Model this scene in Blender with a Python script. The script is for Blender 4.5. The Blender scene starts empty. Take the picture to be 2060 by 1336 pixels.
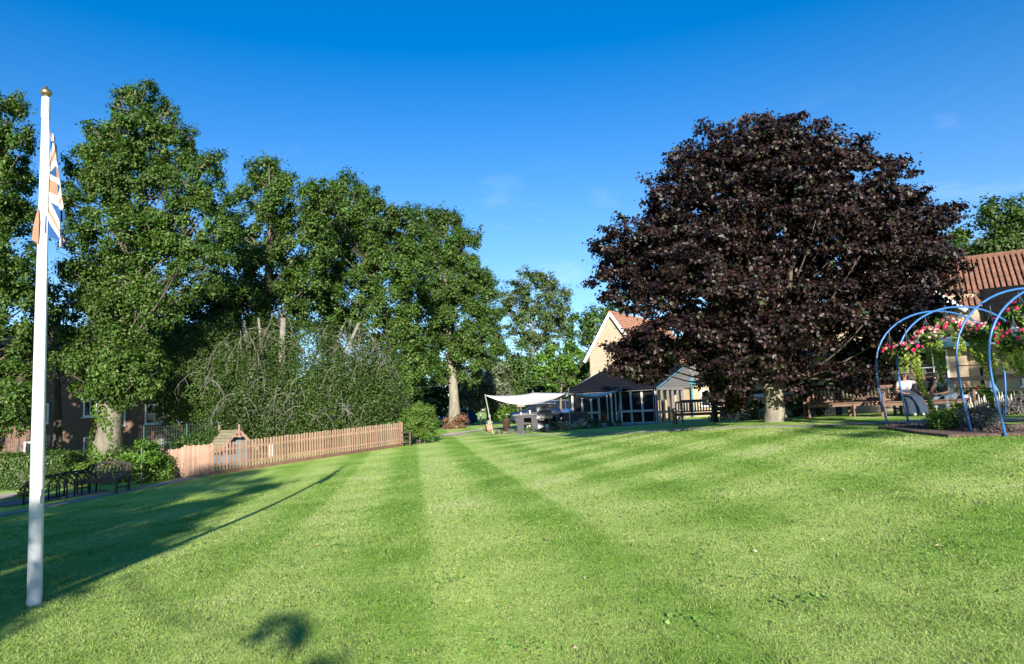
import bpy, math, random
import numpy as np
from mathutils import Vector, Matrix

scene = bpy.context.scene
COL = scene.collection
rad = math.radians

# ------------------------------------------------------------------ camera
F = 1373.0                      # focal length in pixels of a 2060 wide frame
PITCH, ROLL, EYE = rad(6.36), 0.045, 1.7
fw = Vector((0, math.cos(PITCH), math.sin(PITCH)))
r0 = Vector((1, 0, 0)); u0 = Vector((0, -math.sin(PITCH), math.cos(PITCH)))
rt = r0 * math.cos(ROLL) - u0 * math.sin(ROLL)
up = u0 * math.cos(ROLL) + r0 * math.sin(ROLL)
cam_d = bpy.data.cameras.new('camera'); cam = bpy.data.objects.new('camera', cam_d); COL.objects.link(cam)
cam.matrix_world = Matrix(((rt.x, up.x, -fw.x, 0), (rt.y, up.y, -fw.y, 0), (rt.z, up.z, -fw.z, EYE), (0, 0, 0, 1)))
cam_d.lens = 24.0; cam_d.sensor_width = 36.0; cam_d.sensor_fit = 'HORIZONTAL'
cam_d.clip_start = 0.1; cam_d.clip_end = 2000
scene.camera = cam

# ------------------------------------------------------------------ sky, sun, exposure
SUN_EL = rad(16.5); SUN_AZ = rad(4.5)          # light travels towards +y, a little towards -x
to_sun = Vector((math.sin(SUN_AZ) * math.cos(SUN_EL), -math.cos(SUN_AZ) * math.cos(SUN_EL), math.sin(SUN_EL)))
world = bpy.data.worlds.new('World'); scene.world = world; world.use_nodes = True
wn = world.node_tree.nodes; wl = world.node_tree.links
bg = wn['Background']
sky = wn.new('ShaderNodeTexSky'); sky.sky_type = 'NISHITA'; sky.sun_disc = False
sky.sun_elevation = SUN_EL; sky.sun_rotation = math.pi - SUN_AZ
sky.air_density = 1.0; sky.dust_density = 0.2; sky.ozone_density = 6.0; sky.altitude = 0
hs = wn.new('ShaderNodeHueSaturation'); hs.inputs['Saturation'].default_value = 1.18; hs.inputs['Hue'].default_value = 0.5
wtc = wn.new('ShaderNodeTexCoord'); wsp = wn.new('ShaderNodeSeparateXYZ'); wl.new(wtc.outputs['Generated'], wsp.inputs[0])
wmr = wn.new('ShaderNodeMapRange'); wl.new(wsp.outputs[2], wmr.inputs['Value'])      # the air pales towards the horizon all round
wmr.inputs['From Min'].default_value = 0.12; wmr.inputs['From Max'].default_value = 0.50; wmr.inputs['To Min'].default_value = 0.98; wmr.inputs['To Max'].default_value = 1.22
wl.new(wmr.outputs[0], hs.inputs['Saturation']); wl.new(sky.outputs[0], hs.inputs['Color'])
# a few faint wisps of high cloud
wmp = wn.new('ShaderNodeMapping'); wmp.inputs['Scale'].default_value = (1.0, 1.0, 3.4); wmp.inputs['Location'].default_value = (0.35, 0.1, 0.2); wl.new(wtc.outputs['Generated'], wmp.inputs[0])
wno = wn.new('ShaderNodeTexNoise'); wno.inputs['Scale'].default_value = 5.5; wno.inputs['Detail'].default_value = 9; wno.inputs['Roughness'].default_value = 0.62; wno.inputs['Distortion'].default_value = 0.5; wl.new(wmp.outputs[0], wno.inputs['Vector'])
wcr = wn.new('ShaderNodeMapRange'); wcr.inputs['From Min'].default_value = 0.56; wcr.inputs['From Max'].default_value = 0.80; wcr.inputs['To Max'].default_value = 0.35; wl.new(wno.outputs[0], wcr.inputs['Value'])
wel = wn.new('ShaderNodeMapRange'); wel.inputs['From Min'].default_value = 0.40; wel.inputs['From Max'].default_value = 0.22; wl.new(wsp.outputs[2], wel.inputs['Value'])
wmu = wn.new('ShaderNodeMath'); wmu.operation = 'MULTIPLY'; wl.new(wcr.outputs[0], wmu.inputs[0]); wl.new(wel.outputs[0], wmu.inputs[1])
wmx = wn.new('ShaderNodeMix'); wmx.data_type = 'RGBA'; wl.new(wmu.outputs[0], wmx.inputs['Factor']); wl.new(hs.outputs[0], wmx.inputs['A']); wmx.inputs['B'].default_value = (4.4, 5.2, 6.2, 1)
wl.new(wmx.outputs['Result'], bg.inputs['Color'])
bg.inputs['Strength'].default_value = 0.086
sun_d = bpy.data.lights.new('sun', 'SUN'); sun_d.energy = 5.0; sun_d.angle = rad(0.5); sun_d.color = (1.0, 0.92, 0.80)
sun = bpy.data.objects.new('sun', sun_d); COL.objects.link(sun)
sun.rotation_euler = to_sun.to_track_quat('Z', 'Y').to_euler(); sun.location = (0, -20, 30)
vs = scene.view_settings
vs.view_transform = 'Standard'; vs.look = 'None'; vs.exposure = 1.3; vs.gamma = 1.0; vs.use_curve_mapping = False
scene.cycles.max_bounces = 6; scene.cycles.diffuse_bounces = 3; scene.cycles.glossy_bounces = 3
scene.cycles.transmission_bounces = 3; scene.cycles.transparent_max_bounces = 6

def proj(p):
    q = Vector(p) - Vector((0, 0, EYE)); k = q.dot(fw); return 1030 + F * q.dot(rt) / k, 668 - F * q.dot(up) / k
def at(px, py, Y):
    """The point at world depth Y seen at pixel (px, py) of the 2060 x 1336 photograph."""
    d = fw + rt * ((px - 1030) / F) + up * ((668 - py) / F)
    k = Y / d.y
    return Vector((d.x * k, Y, EYE + d.z * k))

# ------------------------------------------------------------------ terrain heights
_ctl = [(-3, -4, 0.0), (3, -4, 0.0), (0, 4, 0.0), (8, 4, 0.3), (-8, 3, -0.25), (12, -6, 0.4), (-12, -6, -0.5)]
for px, py, Y in [(70, 1195, 7.0), (168, 1000, 22), (259, 984, 22.6), (90, 1010, 21), (0, 1036, 18.5), (422, 956, 25), (812, 897, 32.8),
                  (212, 944, 30), (915, 857, 70), (1075, 850, 56), (912, 861, 52), (1322, 851, 46), (900, 879, 39), (1100, 876, 34.5),
                  (1300, 868, 24.5), (1440, 863, 20.8), (1160, 875, 31), (1560, 858, 18.5), (1560, 839, 21), (1715, 837, 21.5), (1850, 843, 19.5), (1822, 860, 15.3),
                  (1945, 868, 12.6), (2012, 868, 12.0), (1985, 830, 21.5), (1400, 849, 30), (985, 872, 39)]:
    p = at(px, py, Y); _ctl.append((p.x, p.y, p.z))
_ctl += [(-22, 44, -0.3), (-8, 60, 0.2), (22, 36, 0.9), (16, 60, 0.5), (-22, 24, -0.5), (0, 90, 0.3), (30, 20, 1.2), (-30, 10, -0.7), (20, 8, 1.0), (0, -30, 0), (0, 14, -0.02), (0, 24, 0.08)]
_C = np.array(_ctl, float)
def _phi(r2): return r2 * np.log(np.maximum(r2, 1e-9))
_n = len(_C)
_A = np.zeros((_n + 3, _n + 3)); _d2 = ((_C[:, None, :2] - _C[None, :, :2]) ** 2).sum(2)
_A[:_n, :_n] = _phi(_d2) + np.eye(_n) * 60.0
_A[:_n, _n] = 1; _A[:_n, _n + 1:] = _C[:, :2]; _A[_n, :_n] = 1; _A[_n + 1:, :_n] = _C[:, :2].T
_w = np.linalg.solve(_A, np.concatenate([_C[:, 2], np.zeros(3)]))
def gz(x, y):
    x = np.clip(np.asarray(x, float), -34, 34); y = np.clip(np.asarray(y, float), -30, 95)
    sh = x.shape; x = x.ravel(); y = y.ravel()
    r2 = (x[:, None] - _C[None, :, 0]) ** 2 + (y[:, None] - _C[None, :, 1]) ** 2
    z = _phi(r2) @ _w[:_n] + _w[_n] + _w[_n + 1] * x + _w[_n + 2] * y
    return np.clip(z, -0.9, 1.6).reshape(sh)
def G(x, y, dz=0.0): return Vector((x, y, float(gz(np.array([x]), np.array([y]))[0]) + dz))
def on(px, Y, dz=0.0):
    """The ground point at depth Y in the direction of column px (of the photograph, near the horizon)."""
    x = at(px, 850, Y).x
    return G(x, Y, dz)

# ------------------------------------------------------------------ materials
def _rgb(c): return (c[0], c[1], c[2], 1.0)
def mat(name, col, rough=0.7, var=0.25, scale=6.0, bump=0.0, bscale=40.0, metal=0.0, spec=0.5, col2=None, stretch=None, coord='Object'):
    m = bpy.data.materials.new(name); m.use_nodes = True
    n = m.node_tree.nodes; l = m.node_tree.links; b = n['Principled BSDF']
    b.inputs['Roughness'].default_value = rough; b.inputs['Metallic'].default_value = metal
    b.inputs['Specular IOR Level'].default_value = spec
    tc = n.new('ShaderNodeTexCoord'); mp = n.new('ShaderNodeMapping')
    l.new(tc.outputs[coord], mp.inputs[0])
    if stretch: mp.inputs['Scale'].default_value = stretch
    if var > 0 or col2:
        t = n.new('ShaderNodeTexNoise'); t.inputs['Scale'].default_value = scale; t.inputs['Detail'].default_value = 5
        l.new(mp.outputs[0], t.inputs['Vector'])
        r = n.new('ShaderNodeValToRGB'); r.color_ramp.elements[0].position = 0.3; r.color_ramp.elements[1].position = 0.7
        c2 = col2 or tuple(min(1, c * (1 + var)) for c in col); c1 = tuple(c * (1 - var) for c in col) if not col2 else col
        r.color_ramp.elements[0].color = _rgb(c1); r.color_ramp.elements[1].color = _rgb(c2)
        l.new(t.outputs[0], r.inputs[0])
        oi = n.new('ShaderNodeObjectInfo'); mr = n.new('ShaderNodeMapRange')
        mr.inputs['To Min'].default_value = 1 - 0.6 * max(var, 0.1); mr.inputs['To Max'].default_value = 1 + 0.4 * max(var, 0.1)
        l.new(oi.outputs['Random'], mr.inputs['Value'])
        mx = n.new('ShaderNodeVectorMath'); mx.operation = 'SCALE'
        l.new(r.outputs[0], mx.inputs[0]); l.new(mr.outputs[0], mx.inputs['Scale'])
        l.new(mx.outputs[0], b.inputs['Base Color'])
    else:
        b.inputs['Base Color'].default_value = _rgb(col)
    if bump > 0:
        t2 = n.new('ShaderNodeTexNoise'); t2.inputs['Scale'].default_value = bscale; t2.inputs['Detail'].default_value = 6
        l.new(mp.outputs[0], t2.inputs['Vector'])
        bp = n.new('ShaderNodeBump'); bp.inputs['Strength'].default_value = bump; bp.inputs['Distance'].default_value = 0.03
        l.new(t2.outputs[0], bp.inputs['Height']); l.new(bp.outputs[0], b.inputs['Normal'])
    return m

def leaf_mat(name, cols, trans=0.3, rough=0.5, spec=0.35):
    m = bpy.data.materials.new(name); m.use_nodes = True
    n = m.node_tree.nodes; l = m.node_tree.links; b = n['Principled BSDF']; out = n['Material Output']
    g = n.new('ShaderNodeNewGeometry'); r = n.new('ShaderNodeValToRGB')
    els = r.color_ramp.elements
    while len(els) < len(cols): els.new(0.5)
    for i, c in enumerate(cols):
        els[i].position = c[3]; els[i].color = _rgb(c)
    l.new(g.outputs['Random Per Island'], r.inputs[0])
    t = n.new('ShaderNodeTexNoise'); t.inputs['Scale'].default_value = 0.35; t.inputs['Detail'].default_value = 3
    l.new(g.outputs['Position'], t.inputs['Vector'])
    mr = n.new('ShaderNodeMapRange'); mr.inputs['From Min'].default_value = 0.3; mr.inputs['From Max'].default_value = 0.7
    mr.inputs['To Min'].default_value = 0.75; mr.inputs['To Max'].default_value = 1.25
    l.new(t.outputs[0], mr.inputs['Value'])
    mx = n.new('ShaderNodeVectorMath'); mx.operation = 'SCALE'
    l.new(r.outputs[0], mx.inputs[0]); l.new(mr.outputs[0], mx.inputs['Scale'])
    l.new(mx.outputs[0], b.inputs['Base Color'])
    b.inputs['Roughness'].default_value = rough; b.inputs['Specular IOR Level'].default_value = spec
    if trans > 0:
        tr = n.new('ShaderNodeBsdfTranslucent'); ms = n.new('ShaderNodeMixShader'); ms.inputs[0].default_value = trans
        sc = n.new('ShaderNodeVectorMath'); sc.operation = 'MULTIPLY'; sc.inputs[1].default_value = (1.08, 1.3, 0.6)
        l.new(mx.outputs[0], sc.inputs[0]); l.new(sc.outputs[0], tr.inputs['Color'])
        l.new(b.outputs[0], ms.inputs[1]); l.new(tr.outputs[0], ms.inputs[2]); l.new(ms.outputs[0], out.inputs['Surface'])
    return m

# ------------------------------------------------------------------ mesh building
class MB:
    def __init__(s): s.v = []; s.f = []; s.m = []
    def add(s, vs, fs, mi=0):
        o = len(s.v); s.v.extend([tuple(v) for v in vs])
        for f in fs: s.f.append([i + o for i in f]); s.m.append(mi)
        return s
    def box(s, c, d, M=None, mi=0):
        """Box with centre c and full sizes d, axes from 3x3 matrix M."""
        hx, hy, hz = d[0] / 2, d[1] / 2, d[2] / 2
        P = [Vector((x, y, z)) for z in (-hz, hz) for y in (-hy, hy) for x in (-hx, hx)]
        if M is not None: P = [M @ p for p in P]
        c = Vector(c)
        return s.add([c + p for p in P], [(0, 2, 3, 1), (4, 5, 7, 6), (0, 1, 5, 4), (2, 6, 7, 3), (0, 4, 6, 2), (1, 3, 7, 5)], mi)
    def bar(s, a, b, w, h, side=None, mi=0):
        """Rectangular bar from a to b; w across `side`, h across the third axis."""
        a = Vector(a); b = Vector(b); d = b - a; L = d.length; z = d / L
        x = Vector(side) if side is not None else (Vector((0, 0, 1)).cross(z) if abs(z.z) < 0.95 else Vector((1, 0, 0)))
        x = (x - z * x.dot(z)).normalized(); y = z.cross(x)
        return s.box((a + b) / 2, (w, h, L), Matrix((x, y, z)).transposed(), mi)
    def tube(s, pts, rs, n=8, mi=0, cap=True):
        pts = [Vector(p) for p in pts]
        if not hasattr(rs, '__len__'): rs = [rs] * len(pts)
        rings = []; ref = None
        for i, p in enumerate(pts):
            t = (pts[min(i + 1, len(pts) - 1)] - pts[max(i - 1, 0)])
            t = t.normalized() if t.length > 1e-9 else Vector((0, 0, 1))
            if ref is None: ref = Vector((1, 0, 0)) if abs(t.x) < 0.9 else Vector((0, 1, 0))
            x = (ref - t * ref.dot(t)); x = x.normalized() if x.length > 1e-6 else t.orthogonal().normalized()
            ref = x; y = t.cross(x)
            rings.append([p + (x * math.cos(2 * math.pi * k / n) + y * math.sin(2 * math.pi * k / n)) * rs[i] for k in range(n)])
        vs = [v for r in rings for v in r]; fs = []
        for i in range(len(pts) - 1):
            for k in range(n):
                fs.append((i * n + k, i * n + (k + 1) % n, (i + 1) * n + (k + 1) % n, (i + 1) * n + k))
        if cap: fs.append(tuple(range(n - 1, -1, -1))); fs.append(tuple((len(pts) - 1) * n + k for k in range(n)))
        return s.add(vs, fs, mi)
    def lathe(s, c, prof, n=16, mi=0):
        """prof: list of (radius, z) going up, about the vertical through c."""
        c = Vector(c); vs = []; fs = []
        for r, z in prof:
            for k in range(n): vs.append(c + Vector((r * math.cos(2 * math.pi * k / n), r * math.sin(2 * math.pi * k / n), z)))
        for i in range(len(prof) - 1):
            for k in range(n): fs.append((i * n + k, i * n + (k + 1) % n, (i + 1) * n + (k + 1) % n, (i + 1) * n + k))
        fs.append(tuple(range(n - 1, -1, -1))); fs.append(tuple((len(prof) - 1) * n + k for k in range(n)))
        return s.add(vs, fs, mi)
    def prism(s, poly, off, mi=0):
        """Polygon (3-D points, planar) extruded by the vector off."""
        n = len(poly); off = Vector(off); A = [Vector(p) for p in poly]; B = [p + off for p in A]
        return s.add(A + B, [tuple(range(n - 1, -1, -1)), tuple(range(n, 2 * n))] + [(i, (i + 1) % n, (i + 1) % n + n, i + n) for i in range(n)], mi)
    def ball(s, c, r, n=8, mi=0):
        r = r if hasattr(r, '__len__') else (r, r, r); c = Vector(c); vs = []; fs = []; m = max(4, n // 2 + 1)
        for i in range(m + 1):
            th = math.pi * (i / m) * 0.996 + 0.006
            for k in range(n):
                a = 2 * math.pi * k / n
                vs.append(c + Vector((r[0] * math.sin(th) * math.cos(a), r[1] * math.sin(th) * math.sin(a), -r[2] * math.cos(th))))
        for i in range(m):
            for k in range(n): fs.append((i * n + k, i * n + (k + 1) % n, (i + 1) * n + (k + 1) % n, (i + 1) * n + k))
        return s.add(vs, fs, mi)

def mesh_of(name, mb, mats, smooth=False, off=None):
    me = bpy.data.meshes.new(name)
    v = mb.v if off is None else [(a - off.x, b - off.y, c - off.z) for a, b, c in mb.v]
    me.from_pydata(v, [], mb.f)
    for m in (mats if isinstance(mats, (list, tuple)) else [mats]): me.materials.append(m)
    if any(mb.m): me.polygons.foreach_set('material_index', mb.m)
    if smooth: me.polygons.foreach_set('use_smooth', [True] * len(mb.f))
    me.update(); return me
def obj(name, mb, mats, parent=None, smooth=False, local=False):
    """One mesh object. World coordinates are shifted into the parent's unless local."""
    off = parent.location if (parent is not None and not local) else None
    if off is not None and parent.parent is not None: off = off + parent.parent.location
    o = bpy.data.objects.new(name, mesh_of(name, mb, mats, smooth, off)); COL.objects.link(o)
    if parent is not None: o.parent = parent
    return o
def inst(name, me, parent=None, loc=(0, 0, 0), rot=None, scale=None):
    o = bpy.data.objects.new(name, me); COL.objects.link(o); o.location = loc
    if rot is not None: o.rotation_euler = rot
    if scale is not None: o.scale = scale
    if parent is not None: o.parent = parent
    return o
def tag(o, label=None, cat=None, group=None, kind=None):
    if label: o['label'] = label
    if cat: o['category'] = cat
    if group: o['group'] = group
    if kind: o['kind'] = kind
    return o
def thing(name, loc, label, cat, group=None, rz=0.0):
    o = bpy.data.objects.new(name, None); COL.objects.link(o); o.location = loc; o.rotation_euler = (0, 0, rz)
    o.empty_display_size = 0.2
    return tag(o, label, cat, group)
def dup(src, loc, rz=None, label=None, group=None):
    r = src.copy(); COL.objects.link(r); r.location = loc
    if rz is not None: r.rotation_euler = (0, 0, rz)
    tag(r, label, None, group)
    for ch in list(src.children):
        c = ch.copy(); COL.objects.link(c); c.parent = r
        for g in list(ch.children):
            d = g.copy(); COL.objects.link(d); d.parent = c
    return r

# ------------------------------------------------------------------ foliage
def leaf_object(name, P, N, S, material, parent, rng, aspect=0.62, fold=0.22):
    """P centres, N normals, S lengths -> one mesh of folded four-cornered leaves."""
    n = len(P); N = N / np.maximum(np.linalg.norm(N, axis=1, keepdims=True), 1e-6)
    R = rng.normal(size=(n, 3)); R[:, 2] -= 0.35
    T = R - N * (R * N).sum(1, keepdims=True); T /= np.maximum(np.linalg.norm(T, axis=1, keepdims=True), 1e-6)
    B = np.cross(N, T); S = S[:, None]
    base = P - T * S * 0.5; tip = P + T * S * 0.5 - N * S * 0.08
    l_ = P + B * S * aspect * 0.5 + N * S * fold * 0.5 - T * S * 0.05; r_ = P - B * S * aspect * 0.5 + N * S * fold * 0.5 - T * S * 0.05
    V = np.stack([base, r_, tip, l_], axis=1).reshape(-1, 3)
    if parent is not None: V = V - np.array(parent.location)
    me = bpy.data.meshes.new(name); me.vertices.add(4 * n); me.vertices.foreach_set('co', V.astype(np.float32).ravel())
    idx = np.arange(4 * n).reshape(n, 4); tri = np.stack([idx[:, [0, 1, 2]], idx[:, [0, 2, 3]]], axis=1).reshape(-1)
    me.loops.add(6 * n); me.loops.foreach_set('vertex_index', tri.astype(np.int32))
    me.polygons.add(2 * n); me.polygons.foreach_set('loop_start', np.arange(0, 6 * n, 3, dtype=np.int32))
    me.polygons.foreach_set('loop_total', np.full(2 * n, 3, dtype=np.int32))
    me.materials.append(material); me.update(calc_edges=True)
    o = bpy.data.objects.new(name, me); COL.objects.link(o)
    if parent is not None: o.parent = parent
    return o
def lobe_leaves(lobes, rng, leaf, cover=1.0, clump=0.45, flat=0.6, low=0.55, upb=0.45, gap=0.0):
    """Leaves gathered into small sprays over the skin of every lobe (centre, (rx, ry, rz))."""
    Ps, Ns = [], []
    for c, r in lobes:
        r = np.array(r, float); area = 4 * math.pi * ((r[0] * r[1]) ** 1.6 / 3 + (r[0] * r[2]) ** 1.6 / 3 + (r[1] * r[2]) ** 1.6 / 3) ** (1 / 1.6)
        nl = int(cover * area / (leaf * leaf * 0.31)) + 8
        k = max(5, int(area / (clump * clump * 2.2)))
        D = rng.normal(size=(k, 3)); D /= np.linalg.norm(D, axis=1, keepdims=True)
        D = D[(D[:, 2] > -0.25) | (rng.random(k) < low)]
        if gap: D = D[rng.random(len(D)) > gap]
        if len(D) < 3: continue
        rf = np.clip(rng.normal(0.93, 0.13, size=len(D)), 0.45, 1.2)
        C = np.array(c) + D * r * rf[:, None]
        w = rng.gamma(4.5, 1.0, size=len(D)); ci = rng.choice(len(D), size=nl, p=w / w.sum())
        q = rng.normal(size=(nl, 3)); q[:, 2] *= flat
        cs = clump * (0.55 + 0.4 * rng.random(len(D)))
        P = C[ci] + q * cs[ci][:, None] * 0.55
        Nn = D[ci] * 0.55 + q * 0.22 + np.array([0, 0, upb]) + rng.normal(size=(nl, 3)) * 0.42
        Ps.append(P); Ns.append(Nn)
    return np.concatenate(Ps), np.concatenate(Ns)
def limb(mb, a, b, r1, r2, rng, sag=0.12, n=6, segs=5):
    a = Vector(a); b = Vector(b); L = (b - a).length
    mid = (a + b) / 2 + Vector((0, 0, -sag * L)) + Vector(rng.normal(size=3) * 0.05 * L)
    pts, rs = [], []
    for i in range(segs + 1):
        t = i / segs; pts.append(a * (1 - t) ** 2 + mid * 2 * t * (1 - t) + b * t * t); rs.append(r1 + (r2 - r1) * t)
    mb.tube(pts, rs, n)
def trunk_mesh(base, top, r, lobes, rng, lean=None, flare=1.5, limbs=True, start=0.25, n=10, lr=0.35):
    mb = MB(); base = Vector(base); top = Vector(top); H = top.z - base.z
    pts, rs = [], []
    for i in range(9):
        t = i / 8; p = base.lerp(top, t) + Vector((math.sin(t * 5 + base.x), math.cos(t * 4 + base.y), 0)) * 0.02 * H * t
        pts.append(p); rs.append(r * ((1 + (flare - 1) * math.exp(-t * 22)) * (1 - 0.96 * t)))
    pts[0] -= Vector((0, 0, 0.25)); mb.tube(pts, rs, n); lm = MB()
    if limbs:
        for c, lrad in lobes:
            c = Vector(c); hd = math.hypot(c.x - base.x, c.y - base.y)
            zt = min(max(c.z - 0.7 * hd - 0.4, base.z + start * H), base.z + 0.92 * H); t = (zt - base.z) / H
            i = min(int(t * 8), 7); q = pts[i].lerp(pts[i + 1], t * 8 - i)
            limb(lm, q, c, max(0.02, r * lr * (1 - 0.7 * t)), 0.015, rng)
            for _ in range(3):
                d = Vector(rng.normal(size=3)); d.z = abs(d.z) * 0.6; e = c + Vector((d.x * lrad[0], d.y * lrad[1], d.z * lrad[2])) * 0.5
                limb(lm, q.lerp(c, 0.6 + 0.3 * rng.random()), e, 0.03, 0.008, rng, n=4, segs=3)
    return mb, lm
# ------------------------------------------------------------------ ground
def grass_color_nodes(m):
    """Mown stripes in two directions, dry patches and fine mottling, all by position on the lawn. Returns the colour socket."""
    n = m.node_tree.nodes; l = m.node_tree.links
    def math_(op, a, b=None, c=None):
        k = n.new('ShaderNodeMath'); k.operation = op
        for i, v in enumerate((a, b, c)):
            if v is None: continue
            if isinstance(v, (int, float)): k.inputs[i].default_value = v
            else: l.new(v, k.inputs[i])
        return k.outputs[0]
    geo = n.new('ShaderNodeNewGeometry'); sp = n.new('ShaderNodeSeparateXYZ'); l.new(geo.outputs['Position'], sp.inputs[0])
    nz = n.new('ShaderNodeTexNoise'); nz.inputs['Scale'].default_value = 0.9; nz.inputs['Detail'].default_value = 3; l.new(geo.outputs['Position'], nz.inputs['Vector'])
    x, y = sp.outputs[0], sp.outputs[1]
    wob = math_('MULTIPLY', math_('SUBTRACT', nz.outputs[0], 0.5), 0.22)
    s = math_('ADD', math_('MULTIPLY_ADD', y, 0.149, x), wob)
    fr = math_('FRACT', math_('MULTIPLY', math_('SUBTRACT', s, 0.25), 1 / 2.1))
    q = math_('ADD', math_('MULTIPLY_ADD', x, -0.55, y), wob)
    b = math_('MULTIPLY', math_('COSINE', math_('MULTIPLY', math_('SUBTRACT', q, 7.1), 2 * math.pi / 2.9)), -1.0)
    def hard(v, k): return math_('MAXIMUM', math_('MINIMUM', math_('MULTIPLY', v, k), 1.0), -1.0)
    a = math_('SUBTRACT', 1.0, hard(math_('MAXIMUM', math_('SUBTRACT', fr, 0.32), 0.0), 2.6)); a = hard(math_('MULTIPLY_ADD', a, 2.0, -1.0), 1.3); ae = math_('MULTIPLY', math_('SUBTRACT', 1.0, fr), 22.0); a = math_('MAXIMUM', a, math_('SUBTRACT', 1.0, ae)); b = hard(b, 2.0)
    w = n.new('ShaderNodeMapRange'); w.interpolation_type = 'SMOOTHSTEP'; l.new(s, w.inputs['Value'])
    w.inputs['From Min'].default_value = 1.8; w.inputs['From Max'].default_value = 4.2; w.inputs['To Max'].default_value = 0.55
    chk = math_('ADD', b, math_('MULTIPLY', math_('MINIMUM', a, b), 0.4))
    st = math_('ADD', math_('MULTIPLY', a, math_('SUBTRACT', 1.0, w.outputs[0])), math_('MULTIPLY', chk, w.outputs[0]))
    lo = n.new('ShaderNodeMapRange'); l.new(math_('MULTIPLY_ADD', s, 1.0, math_('MULTIPLY', y, 0.0)), lo.inputs['Value'])
    lo.inputs['From Min'].default_value = -4.5; lo.inputs['From Max'].default_value = -1.0; lo.inputs['To Min'].default_value = 0.3
    nf = n.new('ShaderNodeMapRange'); l.new(y, nf.inputs['Value']); nf.inputs['From Min'].default_value = 5.0; nf.inputs['From Max'].default_value = 12.0; nf.inputs['To Min'].default_value = 0.3
    n2 = n.new('ShaderNodeTexNoise'); n2.inputs['Scale'].default_value = 0.55; n2.inputs['Detail'].default_value = 6; n2.inputs['Roughness'].default_value = 0.65; l.new(geo.outputs['Position'], n2.inputs['Vector'])
    big = math_('MULTIPLY', math_('SUBTRACT', n2.outputs[0], 0.5), 2.2)
    v = math_('ADD', math_('MULTIPLY', math_('MULTIPLY', st, math_('MULTIPLY', lo.outputs[0], nf.outputs[0])), 0.36), big)
    n3 = n.new('ShaderNodeTexNoise'); n3.inputs['Scale'].default_value = 9.0; n3.inputs['Detail'].default_value = 8; n3.inputs['Roughness'].default_value = 0.75; l.new(geo.outputs['Position'], n3.inputs['Vector'])
    v = math_('ADD', v, math_('MULTIPLY', math_('SUBTRACT', n3.outputs[0], 0.5), 1.5))
    r = n.new('ShaderNodeValToRGB'); e = r.color_ramp.elements
    e[0].position = 0.0; e[0].color = _rgb((0.09, 0.19, 0.022)); e[1].position = 1.0; e[1].color = _rgb((0.58, 0.62, 0.28))
    k = e.new(0.36); k.color = _rgb((0.195, 0.36, 0.045)); k = e.new(0.66); k.color = _rgb((0.39, 0.54, 0.13))
    l.new(math_('MULTIPLY_ADD', v, 0.42, 0.52), r.inputs[0])
    return r.outputs[0], n3
m_lawn = bpy.data.materials.new('lawn_turf'); m_lawn.use_nodes = True
_c, _n3 = grass_color_nodes(m_lawn); _b = m_lawn.node_tree.nodes['Principled BSDF']
m_lawn.node_tree.links.new(_c, _b.inputs['Base Color']); _b.inputs['Roughness'].default_value = 0.9; _b.inputs['Specular IOR Level'].default_value = 0.15
_bp = m_lawn.node_tree.nodes.new('ShaderNodeBump'); _bp.inputs['Strength'].default_value = 0.7; _bp.inputs['Distance'].default_value = 0.06
_t = m_lawn.node_tree.nodes.new('ShaderNodeTexNoise'); _t.inputs['Scale'].default_value = 28; _t.inputs['Detail'].default_value = 7; _t.inputs['Roughness'].default_value = 0.7
_g = m_lawn.node_tree.nodes.new('ShaderNodeNewGeometry'); m_lawn.node_tree.links.new(_g.outputs['Position'], _t.inputs['Vector'])
m_lawn.node_tree.links.new(_t.outputs[0], _bp.inputs['Height']); m_lawn.node_tree.links.new(_bp.outputs[0], _b.inputs['Normal'])

def grid_sheet(name, xs, ys, m, dz=0.0):
    X, Y = np.meshgrid(xs, ys); Z = gz(X, Y) + dz
    V = np.stack([X, Y, Z], -1).reshape(-1, 3); nx, ny = len(xs), len(ys)
    i = np.arange(nx * ny).reshape(ny, nx)
    Fq = np.stack([i[:-1, :-1], i[:-1, 1:], i[1:, 1:], i[1:, :-1]], -1).reshape(-1, 4)
    me = bpy.data.meshes.new(name); me.from_pydata(V.tolist(), [], Fq.tolist()); me.materials.append(m)
    me.polygons.foreach_set('use_smooth', [True] * len(Fq)); me.update()
    o = bpy.data.objects.new(name, me); COL.objects.link(o); return o
xs = np.concatenate([[-900, -300, -120, -60], np.arange(-36, 36.01, 0.75), [60, 120, 300, 900]])
ys = np.concatenate([[-900, -300, -100, -50], np.arange(-32, 60.01, 0.75), np.arange(62, 97, 5), [130, 300, 900, 1500]])
tag(grid_sheet('lawn', xs, ys, m_lawn), kind='structure')

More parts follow.
